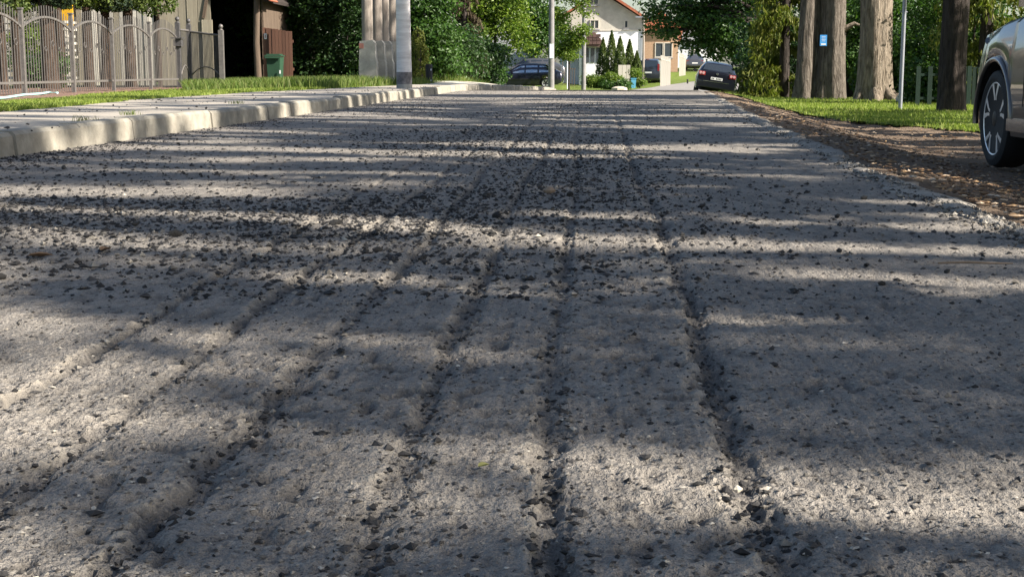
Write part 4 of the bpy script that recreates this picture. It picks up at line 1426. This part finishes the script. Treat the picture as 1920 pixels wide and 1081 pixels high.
for rI in range(13):
    t_ = (rI + .3) / 13
    for cI in range(4):
        xx = (X1 - XA + ov) * (1 - t_); zz = ze - sl * ov + .24 + (za_ - ze + sl * ov) * t_
        put('roof_tile', tl2, M['tile_red'], rfo, (xx, -.3 + cI * .52, zz), (0, math.atan(sl) + .05, 0), (.42, .49, .05))
MB().box((.3, 5, za_ + .5), (.6, .6, 1.4)).build('chimney', M['brick_orange'], rfo)
mb = MB(); mb.tube([(X1 - XA + .02, -.1, ze - .2), (X1 - XA + .02, -.1, zb_)], .06, 8); mb.build('downpipe', M['steel'], house)
pxm = F_PX / YH
window(house, hx(1114.5, YH) - XA, hz(46, YH), 17 / pxm, 17 / pxm, 0)
window(house, hx(1174, YH) - XA, hz(46, YH), 7.5 / pxm, 15 / pxm, 0, 0)
window(house, hx(1112, YH) - XA, hz(1.5, YH), 20 / pxm, 15 / pxm, 0)
window(house, hx(1066, YH) - XA, hz(98, YH), 17 / pxm, 22 / pxm, 0)
# porch
YP = 107.5
pr = empty('porch', (hx(1100, YP) - XA, YP - YH, 0), 0, house)
pxp = F_PX / YP
wx0, wx1 = hx(1085, YP) - hx(1100, YP), hx(1128, YP) - hx(1100, YP)
zt_ = hz(80, YP)
MB().box(((wx0 + wx1) / 2, 2.2, (zb_ + zt_) / 2), (wx1 - wx0 - .1, 4.3, zt_ - zb_)).build('porch_wall', M['render_white'], pr)
po = MB(); po.prism([(wx0 - 1.2, zt_ - .15), (wx1 + .25, zt_ - .35), (wx1 + .3, zt_ - .2), (wx1 - .5, zt_ + .75), (wx0 - .9, zt_ + .75), (wx0 - 1.2, zt_)], -.4, 4.4)
po.build('porch_roof', M['tile_dark'], pr)
for r_i in range(3):
    for c_i in range(9):
        put('porch_tile', tl2, M['tile_dark'], pr, (wx0 - .95 + c_i * .31, -.44 + .02 * r_i, zt_ - .03 + r_i * .27), (0, 0, 0), (.28, .07, .22))
for k in range(3):
    MB().box((wx1 - .25 - k * .42, .02, zt_ - .95), (.3, .05, 1.1)).build('porch_pane', M['hglass'], pr)
MB().tube([(wx0 + .5, -.1, zb_), (wx0 + .5, -.1, zt_ - .15)], .06, 8).build('porch_post', M['black'], pr)

# grey roofed house behind the trees
YG = 118.0
gh = empty('grey_house', (hx(905, YG), YG, 0))
tag(gh, 'grey rendered house glimpsed above the trees left of the gabled house', 'house')
MB().prism([(-4.5, -.8), (4.5, -.8), (4.5, 4.2), (0, 8.6), (-4.5, 4.2)], 0, 8).build('wall', M['render_grey'], gh)
MB().prism([(4.9, 3.8), (0, 8.62), (-4.9, 3.8), (-4.9, 3.98), (0, 8.85), (4.9, 3.98)], -.4, 8.4).build('roof', M['steel'], gh)
window(gh, 0, 5.0, 1.2, 1.3, 0)
# brick annex right of the gabled house
YX = 126.0
an = empty('brick_annex', (hx(1245, YX), YX, 0))
tag(an, 'low orange brick annex with two tall pale windows right of the gabled house', 'house')
ax0, ax1 = hx(1207, YX) - an.location.x, hx(1272, YX) - an.location.x
MB().box(((ax0 + ax1) / 2, 3, 1.6), (ax1 - ax0, 6, 4.6)).build('wall', M['brick_orange'], an)
MB().box(((ax0 + ax1) / 2 - .5, -.03, hz(118, YX) - 1), (ax1 - ax0 - 1.0, .06, 2.4)).build('plinth', M['render_white'], an)
rz2 = MB(); rz2.prism([(ax0 - .3, 3.9), (ax1 + .4, 3.9), (ax1 + .4, 4.05), ((ax0 + ax1) / 2, 5.6), (ax0 - .3, 4.05)], -.5, 6.4); rz2.build('roof', M['tile_red'], an)
pxx = F_PX / YX
for u in (1236.5, 1253.5):
    window(an, hx(u, YX) - an.location.x, hz(94, YX), 15.5 / pxx, 27 / pxx, 0, 0)
YZ = 140.0
fh = empty('white_cottage', (hx(1300, YZ), YZ, 0))
tag(fh, 'far white cottage with red tiled roof at the bend', 'house')
cx0, cx1 = hx(1266, YZ) - fh.location.x, hx(1345, YZ) - fh.location.x
MB().box(((cx0 + cx1) / 2, 3, 1.4), (cx1 - cx0, 6, 3.6)).build('wall', M['render_white'], fh)
mb = MB(); mb.prism([(cx0 - .2, 3.2), (cx0 + .55, 3.2), (cx0 + .7, 4.4), (cx0 + .1, 4.4)], -.5, 6.3)
mb.build('roof', M['tile_red'], fh)
MB().prism([(cx0 + .56, 3.2), (cx1 + .3, 3.2), (cx1 - .5, 4.3), (cx0 + .71, 4.3)], -.4, 6.2).build('roof', M['render_grey'], fh)
window(fh, cx0 + 1.9, 1.9, .9, 1.0, 0)


# white board fences by the bend
def board_fence(u0, u1, Yd, v0, label, w_=.2, mat='white_paint', name='board_fence', y1=None):
    xa, xb = hx(u0, Yd), hx(u1, Yd)
    f = empty(name, ((xa + xb) / 2, Yd, gz((xa + xb) / 2, Yd)))
    tag(f, label, 'fence')
    top = hz(v0, Yd) - f.location.z
    nb_ = max(3, int(round((xb - xa) / w_)))
    for k in range(nb_):
        t_ = (k + .5) / nb_
        put('board', pk, M[mat], f, (xa + (xb - xa) * t_ - f.location.x, (y1 or 0) * t_, -.3), (0, 0, 0), ((xb - xa) / nb_ - .02, .03, top + .3 - .25 * t_ * (1 if y1 else 0)))
    MB().tube([(xa - f.location.x, .04, top - .3), (xb - f.location.x, .04 + (y1 or 0), top - .45)], .03, 6).build('rail', M[mat], f)
    return f


board_fence(1240, 1265, 98, 103, 'tall pale upright board fence beside the blue van', .21, y1=4)
board_fence(1275, 1290, 116, 99, 'narrow pale board fence farther round the bend', .2, y1=2)
board_fence(1160, 1183, 95, 122, 'low white board panel beside the blue bin', .28)
pfn = board_fence(1040, 1080, 100, 118, 'thin dark picket fence in front of the white wall', .16, 'shed_wood', 'picket_fence')
for k, ch in enumerate([c for c in pfn.children if c.name.startswith('board')]):
    ch.scale.x = .045; ch.scale.z *= (.8 if k % 3 else 1.1)

# columnar thujas in the front garden
for k, (u, vt, rr, Yd, lb) in enumerate(((1131, 72, .5, 103, 'columnar thuja in shade next to the porch'), (1147, 59, .55, 102, 'tallest columnar thuja before the white wall'), (1163, 69, .52, 101, 'columnar thuja just right of the tallest one'), (1181, 75, .5, 102, 'columnar thuja above the white board panel'), (1195, 97, .42, 101, 'smallest columnar thuja, nearest the corner pole'))):
    x = hx(u, Yd); z0 = gz(x, Yd)
    t = empty('columnar_thuja', (x, Yd, z0))
    tag(t, lb, 'tree', 'columnar thujas in the front garden')
    put('crown', cone_mesh('crown', hz(vt, Yd) - z0, rr, 3000, .2, 500 + k), M['l_thuja'], t)
    MB().tube([(0, 0, -.2), (0, 0, 1.2)], [.08, .05], 8).build('trunk', M['bark_thuja'], t, 60)
bush('shrub', 'rounded yellow green garden shrub left of its twin', 1117, 92, mass(.55, .4, .25, .6, .35, 7, 510), 260, 13, .12, 'l_bright', 511, .15)
bush('shrub', 'rounded yellow green garden shrub before the white panel', 1147, 91, mass(.55, .4, .3, .75, .35, 7, 512), 260, 13, .12, 'l_bright', 513, .15)
bush('shrub', 'wide low dark green shrub at the front of the garden', 1158, 84, mass(.75, .4, .1, .45, .28, 9, 514), 300, 13, .12, 'l_mid', 515, .15)
bush('shrub', 'leafy young shrub beside the blue bin', 1196, 93, mass(.3, .25, .3, 1.2, .25, 7, 516), 180, 12, .12, 'l_bright', 517, .14)
# blue bin
Yd = 92.0
b_ = empty('blue_bin', (hx(1189, Yd), Yd, gz(hx(1189, Yd), Yd)))
tag(b_, 'small light blue bin at the corner of the front garden', 'bin')
MB().prism([(-.13, 0), (.13, 0), (.17, .62), (-.17, .62)], -.17, .17).build('body', M['bin_blue'], b_)
MB().box((0, 0, .645), (.38, .4, .05)).build('lid', M['bin_blue'], b_)
for (u, v, Yd, s, lb) in ((1162, 170, 80, .3, 'pale angular stone at the front edge of the garden'), (1226, 172, 76, .22, 'low concrete block at the roadside near the bend')):
    mb = MB().lathe([(.6, -.3), (1, 0), (.95, .5), (.5, .75), (.1, .8)], 7)
    o = mb.build('stone', M['stone'], None, 30, (hx(u, Yd), Yd, gz(hx(u, Yd), Yd)))
    o.scale = (s * 1.6, s, s)
    tag(o, lb, 'stone')
Yd = 104.0
o = empty('marker_post', (hx(1291, Yd), Yd, gz(hx(1291, Yd), Yd)))
tag(o, 'tiny black marker post on the sunlit far lawn', 'post')
MB().tube([(0, 0, -.1), (0, 0, .36)], .06, 8).build('shaft', M['black'], o)
MB().lathe([(.06, .36), (.075, .38), (.06, .42), (.01, .44)], 8).build('cap', M['black'], o)


# utility poles
def pole(u, Yd, r0, h, label, mat='pole_grey'):
    x = hx(u, Yd)
    t = empty('utility_pole', (x, Yd, gz(x, Yd)))
    tag(t, label, 'utility pole')
    MB().tube([(0, 0, -.3), (0, 0, h * .5), (-.02, 0, h)], [r0, r0 * .85, r0 * .65], 14).build('shaft', M[mat], t, 60)
    MB().box((0, 0, h - .4), (1.2, .1, .1)).build('cross_arm', M['steel'], t)
    return t


t = pole(1034, 74, .165, 8.5, 'grey concrete pole with a pale notice before the navy hatchback')
MB().box((.02, -.165, 2.0), (.22, .02, .75)).build('notice', M['paper'], t)
pole(1095, 83, .135, 8.5, 'grey concrete pole standing in the front garden')
pole(1207, 99, .1, 5.2, 'slim pale pole at the corner of the gabled house', 'pole_wood')
# back of a give-way sign
Yd = 86.0
sg = empty('traffic_sign', (hx(1064, Yd), Yd, gz(hx(1064, Yd), Yd)))
tag(sg, 'grey back of a triangular traffic sign on a thin white post', 'traffic sign')
MB().tube([(0, 0, -.1), (0, 0, 2.75)], .035, 10).build('post', M['white'], sg, 50)
zc = hz(90, Yd) - sg.location.z
MB().prism([(-.48, zc + .42), (.5, zc + .42), (.01, zc - .42)], .045, .06).build('plate', M['steel'], sg)


# ------------------------------------------------------------------ vehicles
def make_wheel(parent, loc, rt, wt, rr, side, spokes=5, dense=True, rimmat='alloy'):
    wh = empty('wheel', loc, 0, parent)
    n_ = 40 if dense else 20
    ty = MB().lathe([(rr - .01, -wt * .42), (rr + .02, -wt * .5), (rt - .05, -wt * .5), (rt - .012, -wt * .42), (rt, -wt * .25), (rt, wt * .25), (rt - .012, wt * .42), (rt - .05, wt * .5), (rr + .02, wt * .5), (rr - .01, wt * .42)], n_, (0, 0, 0), 'y')
    ty.build('tyre', M['rubber'], wh, 40)
    yo = side * wt * .36
    MB().lathe([(rr * .98, -.02), (rr * .98, .02)], n_, (0, yo - side * .07, 0), 'y').build('brake_disc', M['black'], wh, 40)
    rm = MB()
    lip = [(rr - .03, -.02), (rr + .012, -.012), (rr + .012, .012), (rr - .008, .018), (rr - .028, .008)]
    base = len(rm.v)
    for (q, h) in lip + lip[:1]:
        for k in range(n_):
            a = 2 * math.pi * k / n_
            rm.v.append((q * math.cos(a), yo + side * h, q * math.sin(a)))
    for i in range(len(lip)):
        for k in range(n_):
            k2 = (k + 1) % n_
            rm.f.append((base + i * n_ + k, base + i * n_ + k2, base + (i + 1) * n_ + k2, base + (i + 1) * n_ + k))
    for s in range(spokes):
        for off in (-.2, .2):
            a0 = 2 * math.pi * s / spokes + .3
            a1 = a0 + off * 1.3
            p0 = Vector((.05 * math.cos(a0 + off), yo - side * .004, .05 * math.sin(a0 + off)))
            pm = Vector((rr * .6 * math.cos(a0 + off * .55), yo + side * .004, rr * .6 * math.sin(a0 + off * .55)))
            p1 = Vector(((rr - .01) * math.cos(a1), yo + side * .004, (rr - .01) * math.sin(a1)))
            for (pa, pb, w0, w1) in ((p0, pm, .018, .013), (pm, p1, .013, .024)):
                d = (pb - pa); nn = Vector((-d.z, 0, d.x)).normalized()
                k0 = len(rm.v)
                for (pp, ww) in ((pa, w0), (pb, w1)):
                    for (sx_, sy_) in ((1, 1), (1, -1), (-1, -1), (-1, 1)):
                        rm.v.append(tuple(pp + nn * ww * sx_ * (1 if sy_ * side > 0 else 1.25) * .8 + Vector((0, sy_ * .012, 0))))
                for f in ((0, 1, 5, 4), (1, 2, 6, 5), (2, 3, 7, 6), (3, 0, 4, 7), (0, 3, 2, 1), (4, 5, 6, 7)): rm.f.append(tuple(k0 + i for i in f))
    rm.build('rim', M[rimmat], wh, 30)
    MB().lathe([(.035, -.018), (.055, -.01), (.055, .01), (.03, .016)], 16, (0, yo + side * .005, 0), 'y').build('hub_cap', M['black'], wh, 40)
    return wh


def make_car(name, label, loc, rz, st, axles, rt, paint_, wheel_w=.2, roll=0.0, dense=False, glass_side=((0, 1),), nst=64, arch=None, rr=None, glass='glass'):
    """st rows: x, zb, wl, zm, wm, zbelt, wb, ztop, wt.  x grows towards the front."""
    car = empty(name, loc, rz)
    car.rotation_euler = (roll, 0, rz)
    tag(car, label, 'car')
    S = np.array(sorted(st))
    arch = arch or rt * 1.16
    xs = np.linspace(S[0, 0], S[-1, 0], nst)
    xs = np.unique(np.concatenate([xs, S[:, 0]] + [a + arch * np.cos(np.linspace(0, math.pi, 25 if dense else 13)) for a in axles]))
    Q = np.stack([np.interp(xs, S[:, 0], S[:, k]) for k in range(1, 9)], -1)
    zb, wl_, zm_, wm, zbe, wb_, zt, wt = Q.T
    zb = zb.copy()
    for a in axles:
        dx = xs - a
        inside = np.abs(dx) < arch
        zb[inside] = np.maximum(zb[inside], rt + np.sqrt(np.maximum(arch ** 2 - dx[inside] ** 2, 0)) * .98)
    zl = np.minimum(zb + .05, zbe - .06)
    zm_ = np.clip(zm_, zl + .03, zbe - .02)
    z2 = (zm_ + zbe) / 2
    rings = [(np.zeros_like(xs), zb), (wl_ * .8, zb), (wl_, zb + .004), (wl_ + (wm - wl_) * .4, zl), (wm, zm_), ((wm + wb_) / 2 + .012, z2), (wb_, zbe),
             (wb_ + (wt - wb_) * .5 + .012, zbe + (zt - zbe) * .5), (wt, zt - .05), (wt - .07, zt - .012), (wt * .5, zt + .008), (np.zeros_like(xs), zt + .012)]
    m = len(rings)
    full = [(-a, b) for a, b in rings[::-1]] + rings[1:-1]
    V = np.stack([np.stack([xs, y_, z_], -1) for y_, z_ in full], 1)
    nr = V.shape[1]
    idx = np.arange(len(xs) * nr).reshape(len(xs), nr)
    nx = np.roll(idx, -1, 1)
    faces = np.stack([idx[:-1], nx[:-1], nx[1:], idx[1:]], -1).reshape(-1, 4)
    me = bpy.data.meshes.new('body')
    me.from_pydata(V.reshape(-1, 3).tolist(), [], faces.tolist() + [idx[0].tolist(), idx[-1][::-1].tolist()])
    bm = bmesh.new(); bm.from_mesh(me); bmesh.ops.recalc_face_normals(bm, faces=bm.faces); bm.to_mesh(me); bm.free()
    me.polygons.foreach_set('use_smooth', np.ones(len(me.polygons), bool)); me.set_sharp_from_angle(angle=R(38))
    body = put('body', me, M[paint_], car)
    f = lambda k, x: float(np.interp(x, S[:, 0], S[:, k]))

    def side_pt(x, t_, sd):
        y_ = f(6, x) + (f(8, x) - f(6, x)) * t_ + .012 * math.sin(math.pi * t_) + .007
        return (x, sd * y_, f(5, x) + (f(7, x) - .05 - f(5, x)) * t_)
    for sd in (-1, 1):
        for (xa, xb) in glass_side:
            mb = MB()
            k = 6
            for i in range(k):
                x0_, x1_ = xa + (xb - xa) * i / k, xa + (xb - xa) * (i + 1) / k
                for j in range(4):
                    t0, t1 = .1 + .78 * j / 4, .1 + .78 * (j + 1) / 4
                    mb.quad(side_pt(x0_, t0, sd), side_pt(x1_, t0, sd), side_pt(x1_, t1, sd), side_pt(x0_, t1, sd))
            mb.build('side_window', M[glass], car)
    for a in axles:
        for sd in (-1, 1):
            ww = f(4, a)
            make_wheel(car, (a, sd * (ww - wheel_w * .5 - .005), rt), rt, wheel_w, rr or rt * .66, sd, 5, dense)
    MB().box((sum(axles) / 2, 0, rt + .02), (axles[1] - axles[0] + arch * 1.9, f(4, 0) * 2 - 2 * wheel_w - .06, rt * 1.1)).build('underbody', M['black'], car)
    return car, f, side_pt


def across(car, f, xa, xb, ta, tb, name, mat, inset=.93, lift=.012):
    """pane between two stations, e.g. windscreen or rear window"""
    mb = MB()
    k = 8
    pa = lambda t_: (xa + (xb - xa) * t_)
    rows_ = []
    for i in range(k + 1):
        x = pa(ta + (tb - ta) * i / k)
        rows_.append((x, f(8, x) * inset, f(7, x) + lift))
    for a, b in zip(rows_[:-1], rows_[1:]):
        mb.quad((a[0], -a[1], a[2] - .01), (a[0], a[1], a[2] - .01), (b[0], b[1], b[2] - .01), (b[0], -b[1], b[2] - .01))
    mb2 = MB(); sg_ = -1 if xb < 0 else 1
    mb2.v = [(x + sg_ * .012, y, z) for x, y, z in mb.v]; mb2.f = mb.f
    return mb2.build(name, M[mat], car)


ESTATE = [(2.36, .32, .66, .5, .74, .6, .66, .66, .58), (2.2, .22, .82, .5, .86, .7, .82, .77, .72), (1.4, .2, .88, .5, .9, .86, .86, .92, .76), (.95, .2, .88, .5, .91, .92, .86, .98, .74),
          (.2, .2, .88, .5, .91, .94, .87, 1.43, .6), (-.6, .2, .88, .5, .91, .96, .87, 1.5, .61), (-1.6, .2, .88, .5, .91, .98, .86, 1.47, .6), (-1.95, .22, .88, .5, .9, 1.0, .86, 1.4, .59),
          (-2.3, .28, .86, .55, .89, 1.0, .84, 1.03, .72), (-2.36, .34, .8, .55, .86, .86, .82, .9, .74)]
# dark estate parked on the tilted verge, seen from behind
Yd = 63.0
xx = xat(1346, Yd)
car, f, sp = make_car('estate_car', 'black estate car tilting on the verge, tail towards the viewer', (xx, Yd + 2.36, gz(xx, Yd) + .09), R(90 - 4), ESTATE, (-1.35, 1.4), .32, 'paint_black_blue', roll=R(8.5), glass_side=((-.35, .55), (-1.2, -.42), (-1.85, -1.28)), nst=50)
across(car, f, -1.98, -2.27, 0, .92, 'rear_window', 'glass', .95)
for sd in (-1, 1):
    lm = MB().box((-2.325, sd * .68, .92), (.1, .3, .17)).build('tail_lamp', M['lamp_red'], car)
    for q in (.62, .75): MB().lathe([(.055, -.01), (.06, 0), (.03, .012)], 14, (-2.38, sd * q, .93), 'x').build('lamp_lens', M['lamp_clear'], lm)
    MB().tube([(.1, sd * .58, 1.5), (-.7, sd * .59, 1.56), (-1.7, sd * .575, 1.52)], .016, 8).build('roof_rail', M['chrome'], car, 60)
    MB().box((.75, sd * .98, 1.0), (.12, .17, .13)).build('mirror', M['paint_black_blue'], car)
MB().box((-2.37, 0, .74), (.015, .52, .115)).build('number_plate', M['white'], car)
for k in range(7):
    if k != 2: MB().box((-2.381, .2 - k * .066, .74), (.004, .034, .062)).build('plate_character', M['black'], car)
MB().lathe([(.05, -.008), (.055, 0), (.03, .01)], 16, (-2.37, 0, .95), 'x').build('badge', M['chrome'], car)
MB().box((-2.385, 0, .6), (.02, 1.15, .025)).build('trim_strip', M['chrome'], car)
MB().box((-2.36, 0, .45), (.09, 1.66, .22)).build('bumper', M['paint_black_blue'], car)

# navy hatchback side on, facing left
HATCH = [(2.1, .32, .64, .5, .72, .6, .66, .66, .58), (1.95, .22, .78, .5, .82, .72, .78, .78, .7), (1.2, .2, .82, .5, .85, .84, .82, .89, .72), (.85, .2, .82, .5, .85, .84, .82, .93, .7),
         (.15, .2, .82, .5, .86, .83, .82, 1.36, .57), (-.5, .2, .82, .5, .86, .83, .82, 1.4, .58), (-1.2, .2, .82, .5, .85, .86, .82, 1.36, .57), (-1.95, .22, .8, .5, .84, .95, .8, 1.0, .66), (-2.15, .3, .78, .5, .82, .85, .76, .9, .66), (-2.2, .36, .72, .5, .78, .76, .74, .8, .66)]
Yd = 80.0
xx = xat(1054, Yd) - 2.15
car, f, sp = make_car('hatchback', 'navy hatchback parked side on behind the concrete pole', (xx, Yd, gz(xx, Yd) + .03), R(180 - 4), HATCH, (-1.3, 1.25), .3, 'paint_navy', glass_side=((-.08, .55), (-.82, -.16), (-1.45, -.92)), nst=50, glass='glass_sky')
across(car, f, -1.25, -1.9, 0, .9, 'rear_window', 'glass', .95)
across(car, f, .8, .2, 0, .95, 'windscreen', 'glass', .93)
for sd in (-1, 1):
    MB().box((-2.13, sd * .64, .78), (.1, .24, .14)).build('tail_lamp', M['lamp_red'], car)
    MB().box((.62, sd * .92, .93), (.12, .16, .12)).build('mirror', M['paint_navy'], car)
    MB().box((-.05, sd * .872, .52), (2.3, .02, .05)).build('rub_strip', M['black'], car)
    MB().box((-.1, sd * .862, .72), (.14, .03, .03)).build('door_handle', M['black'], car)
# second car whose roof shows above it
car, f, sp = make_car('saloon_car', 'grey car whose roof shows above the navy hatchback', (xat(990, 85), 85, gz(xat(990, 85), 85) + .4), R(180 + 3), HATCH, (-1.3, 1.25), .3, 'paint_grey', glass_side=((-.08, .55), (-.82, -.16), (-1.45, -.92)), nst=40)
across(car, f, .8, .2, 0, .95, 'windscreen', 'glass', .93)
# blue van, tail on
VAN = [(2.1, .32, .7, .5, .78, .7, .7, .78, .6), (1.9, .22, .84, .5, .87, .86, .82, .92, .72), (1.2, .2, .86, .5, .89, 1.0, .84, 1.1, .74), (.4, .2, .86, .5, .89, 1.02, .85, 1.72, .64), (-1.5, .2, .86, .5, .89, 1.04, .85, 1.78, .68), (-2.05, .22, .86, .5, .88, 1.06, .84, 1.68, .68), (-2.15, .34, .82, .5, .86, 1.0, .82, 1.05, .76)]
Yd = 105.0
xx = hx(1226, Yd)
car, f, sp = make_car('family_van', 'dark blue van parked tail on between corner pole and board fence', (xx, Yd + 2, gz(xx, Yd) + .02), R(80), VAN, (-1.3, 1.35), .31, 'paint_slate', glass_side=((-.5, .35), (-1.8, -.6)), nst=40)
across(car, f, -2.06, -2.14, 0, .85, 'rear_window', 'glass', .92, .02)
for sd in (-1, 1):
    MB().box((-2.12, sd * .76, 1.15), (.1, .14, .5)).build('tail_lamp', M['lamp_red'], car)
MB().box((-2.165, 0, .78), (.015, .52, .115)).build('number_plate', M['white'], car)
# grey hatchback far off
Yd = 128.0
xx = hx(1307, Yd)
car, f, sp = make_car('hatchback', 'small grey hatchback parked far off at the bend', (xx, Yd + 2, gz(xx, Yd) + .02), R(86), HATCH, (-1.3, 1.25), .3, 'paint_grey', glass_side=((-.08, .55), (-.82, -.16)), nst=36)
across(car, f, -1.25, -1.9, 0, .9, 'rear_window', 'glass', .95)
for sd in (-1, 1):
    MB().box((-2.13, sd * .64, .78), (.1, .24, .14)).build('tail_lamp', M['lamp_red'], car)
MB().box((-2.21, 0, .62), (.015, .52, .115)).build('number_plate', M['white'], car)

# the parked car at the right edge: front left wheel, wing and door
SUV = [(2.35, .42, .5, .6, .6, .8, .56, .9, .4), (2.2, .3, .74, .6, .82, .92, .76, 1.0, .6), (1.95, .26, .9, .62, .935, .98, .88, 1.06, .72), (1.45, .25, .935, .62, .955, 1.03, .915, 1.11, .79), (.95, .25, .935, .62, .955, 1.06, .915, 1.15, .8), (.75, .25, .935, .62, .955, 1.07, .915, 1.19, .79),
       (-.05, .25, .935, .62, .955, 1.08, .915, 1.6, .66), (-.6, .25, .935, .62, .955, 1.09, .915, 1.66, .66), (-1.7, .25, .935, .62, .955, 1.12, .915, 1.62, .64), (-2.1, .28, .92, .62, .945, 1.15, .89, 1.5, .62), (-2.3, .34, .86, .62, .9, 1.1, .84, 1.15, .7), (-2.35, .42, .8, .62, .86, .9, .8, .95, .7)]
Yw, RT = 10.55, .362
xw = xat(1862, Yw)
car, f, sp = make_car('suv', 'taupe grey parked car cut by the frame edge, alloy wheel showing', (xw + .955, Yw - 1.47, gz(3.6, 10.5) + .0), R(90), SUV, (-1.4, 1.47), RT, 'paint_taupe', wheel_w=.235, dense=True, glass_side=((-.35, .5), (-1.25, -.42), (-1.9, -1.33)), nst=90, arch=RT * 1.19, rr=.275)
across(car, f, .72, .0, 0, .95, 'windscreen', 'glass', .93)
for sd in (-1, 1):
    for a in (-1.4, 1.47):
        mb = MB()
        rr_ = RT * 1.19 + .012
        mb.tube([(a + rr_ * math.cos(q), sd * (f(2, a) + .012), RT + rr_ * .985 * math.sin(q)) for q in np.linspace(-.12, math.pi + .12, 30)], .022, 8)
        mb.build('arch_trim', M['paint_taupe'], car, 60)
    mb = MB(); mb.box((.03, sd * .952, .335), (2.05, .03, .085)); mb.build('sill_trim', M['chrome'], car)
    MB().box((.3, sd * 1.03, 1.2), (.16, .2, .14)).build('mirror', M['paint_taupe'], car)
    mb = MB()
    for xg in (.72, -.38, -1.28): mb.box((xg, sd * .962, .78), (.008, .006, .62))
    mb.build('door_gap', M['black'], car)
    for xg in (-.15, -1.1): MB().box((xg, sd * .975, .95), (.22, .03, .035)).build('door_handle', M['paint_taupe'], car)
    MB().tube([(2.1, sd * .76, .88), (1.85, sd * .89, .94)], [.05, .03], 10).build('headlamp', M['glass'], car, 60)
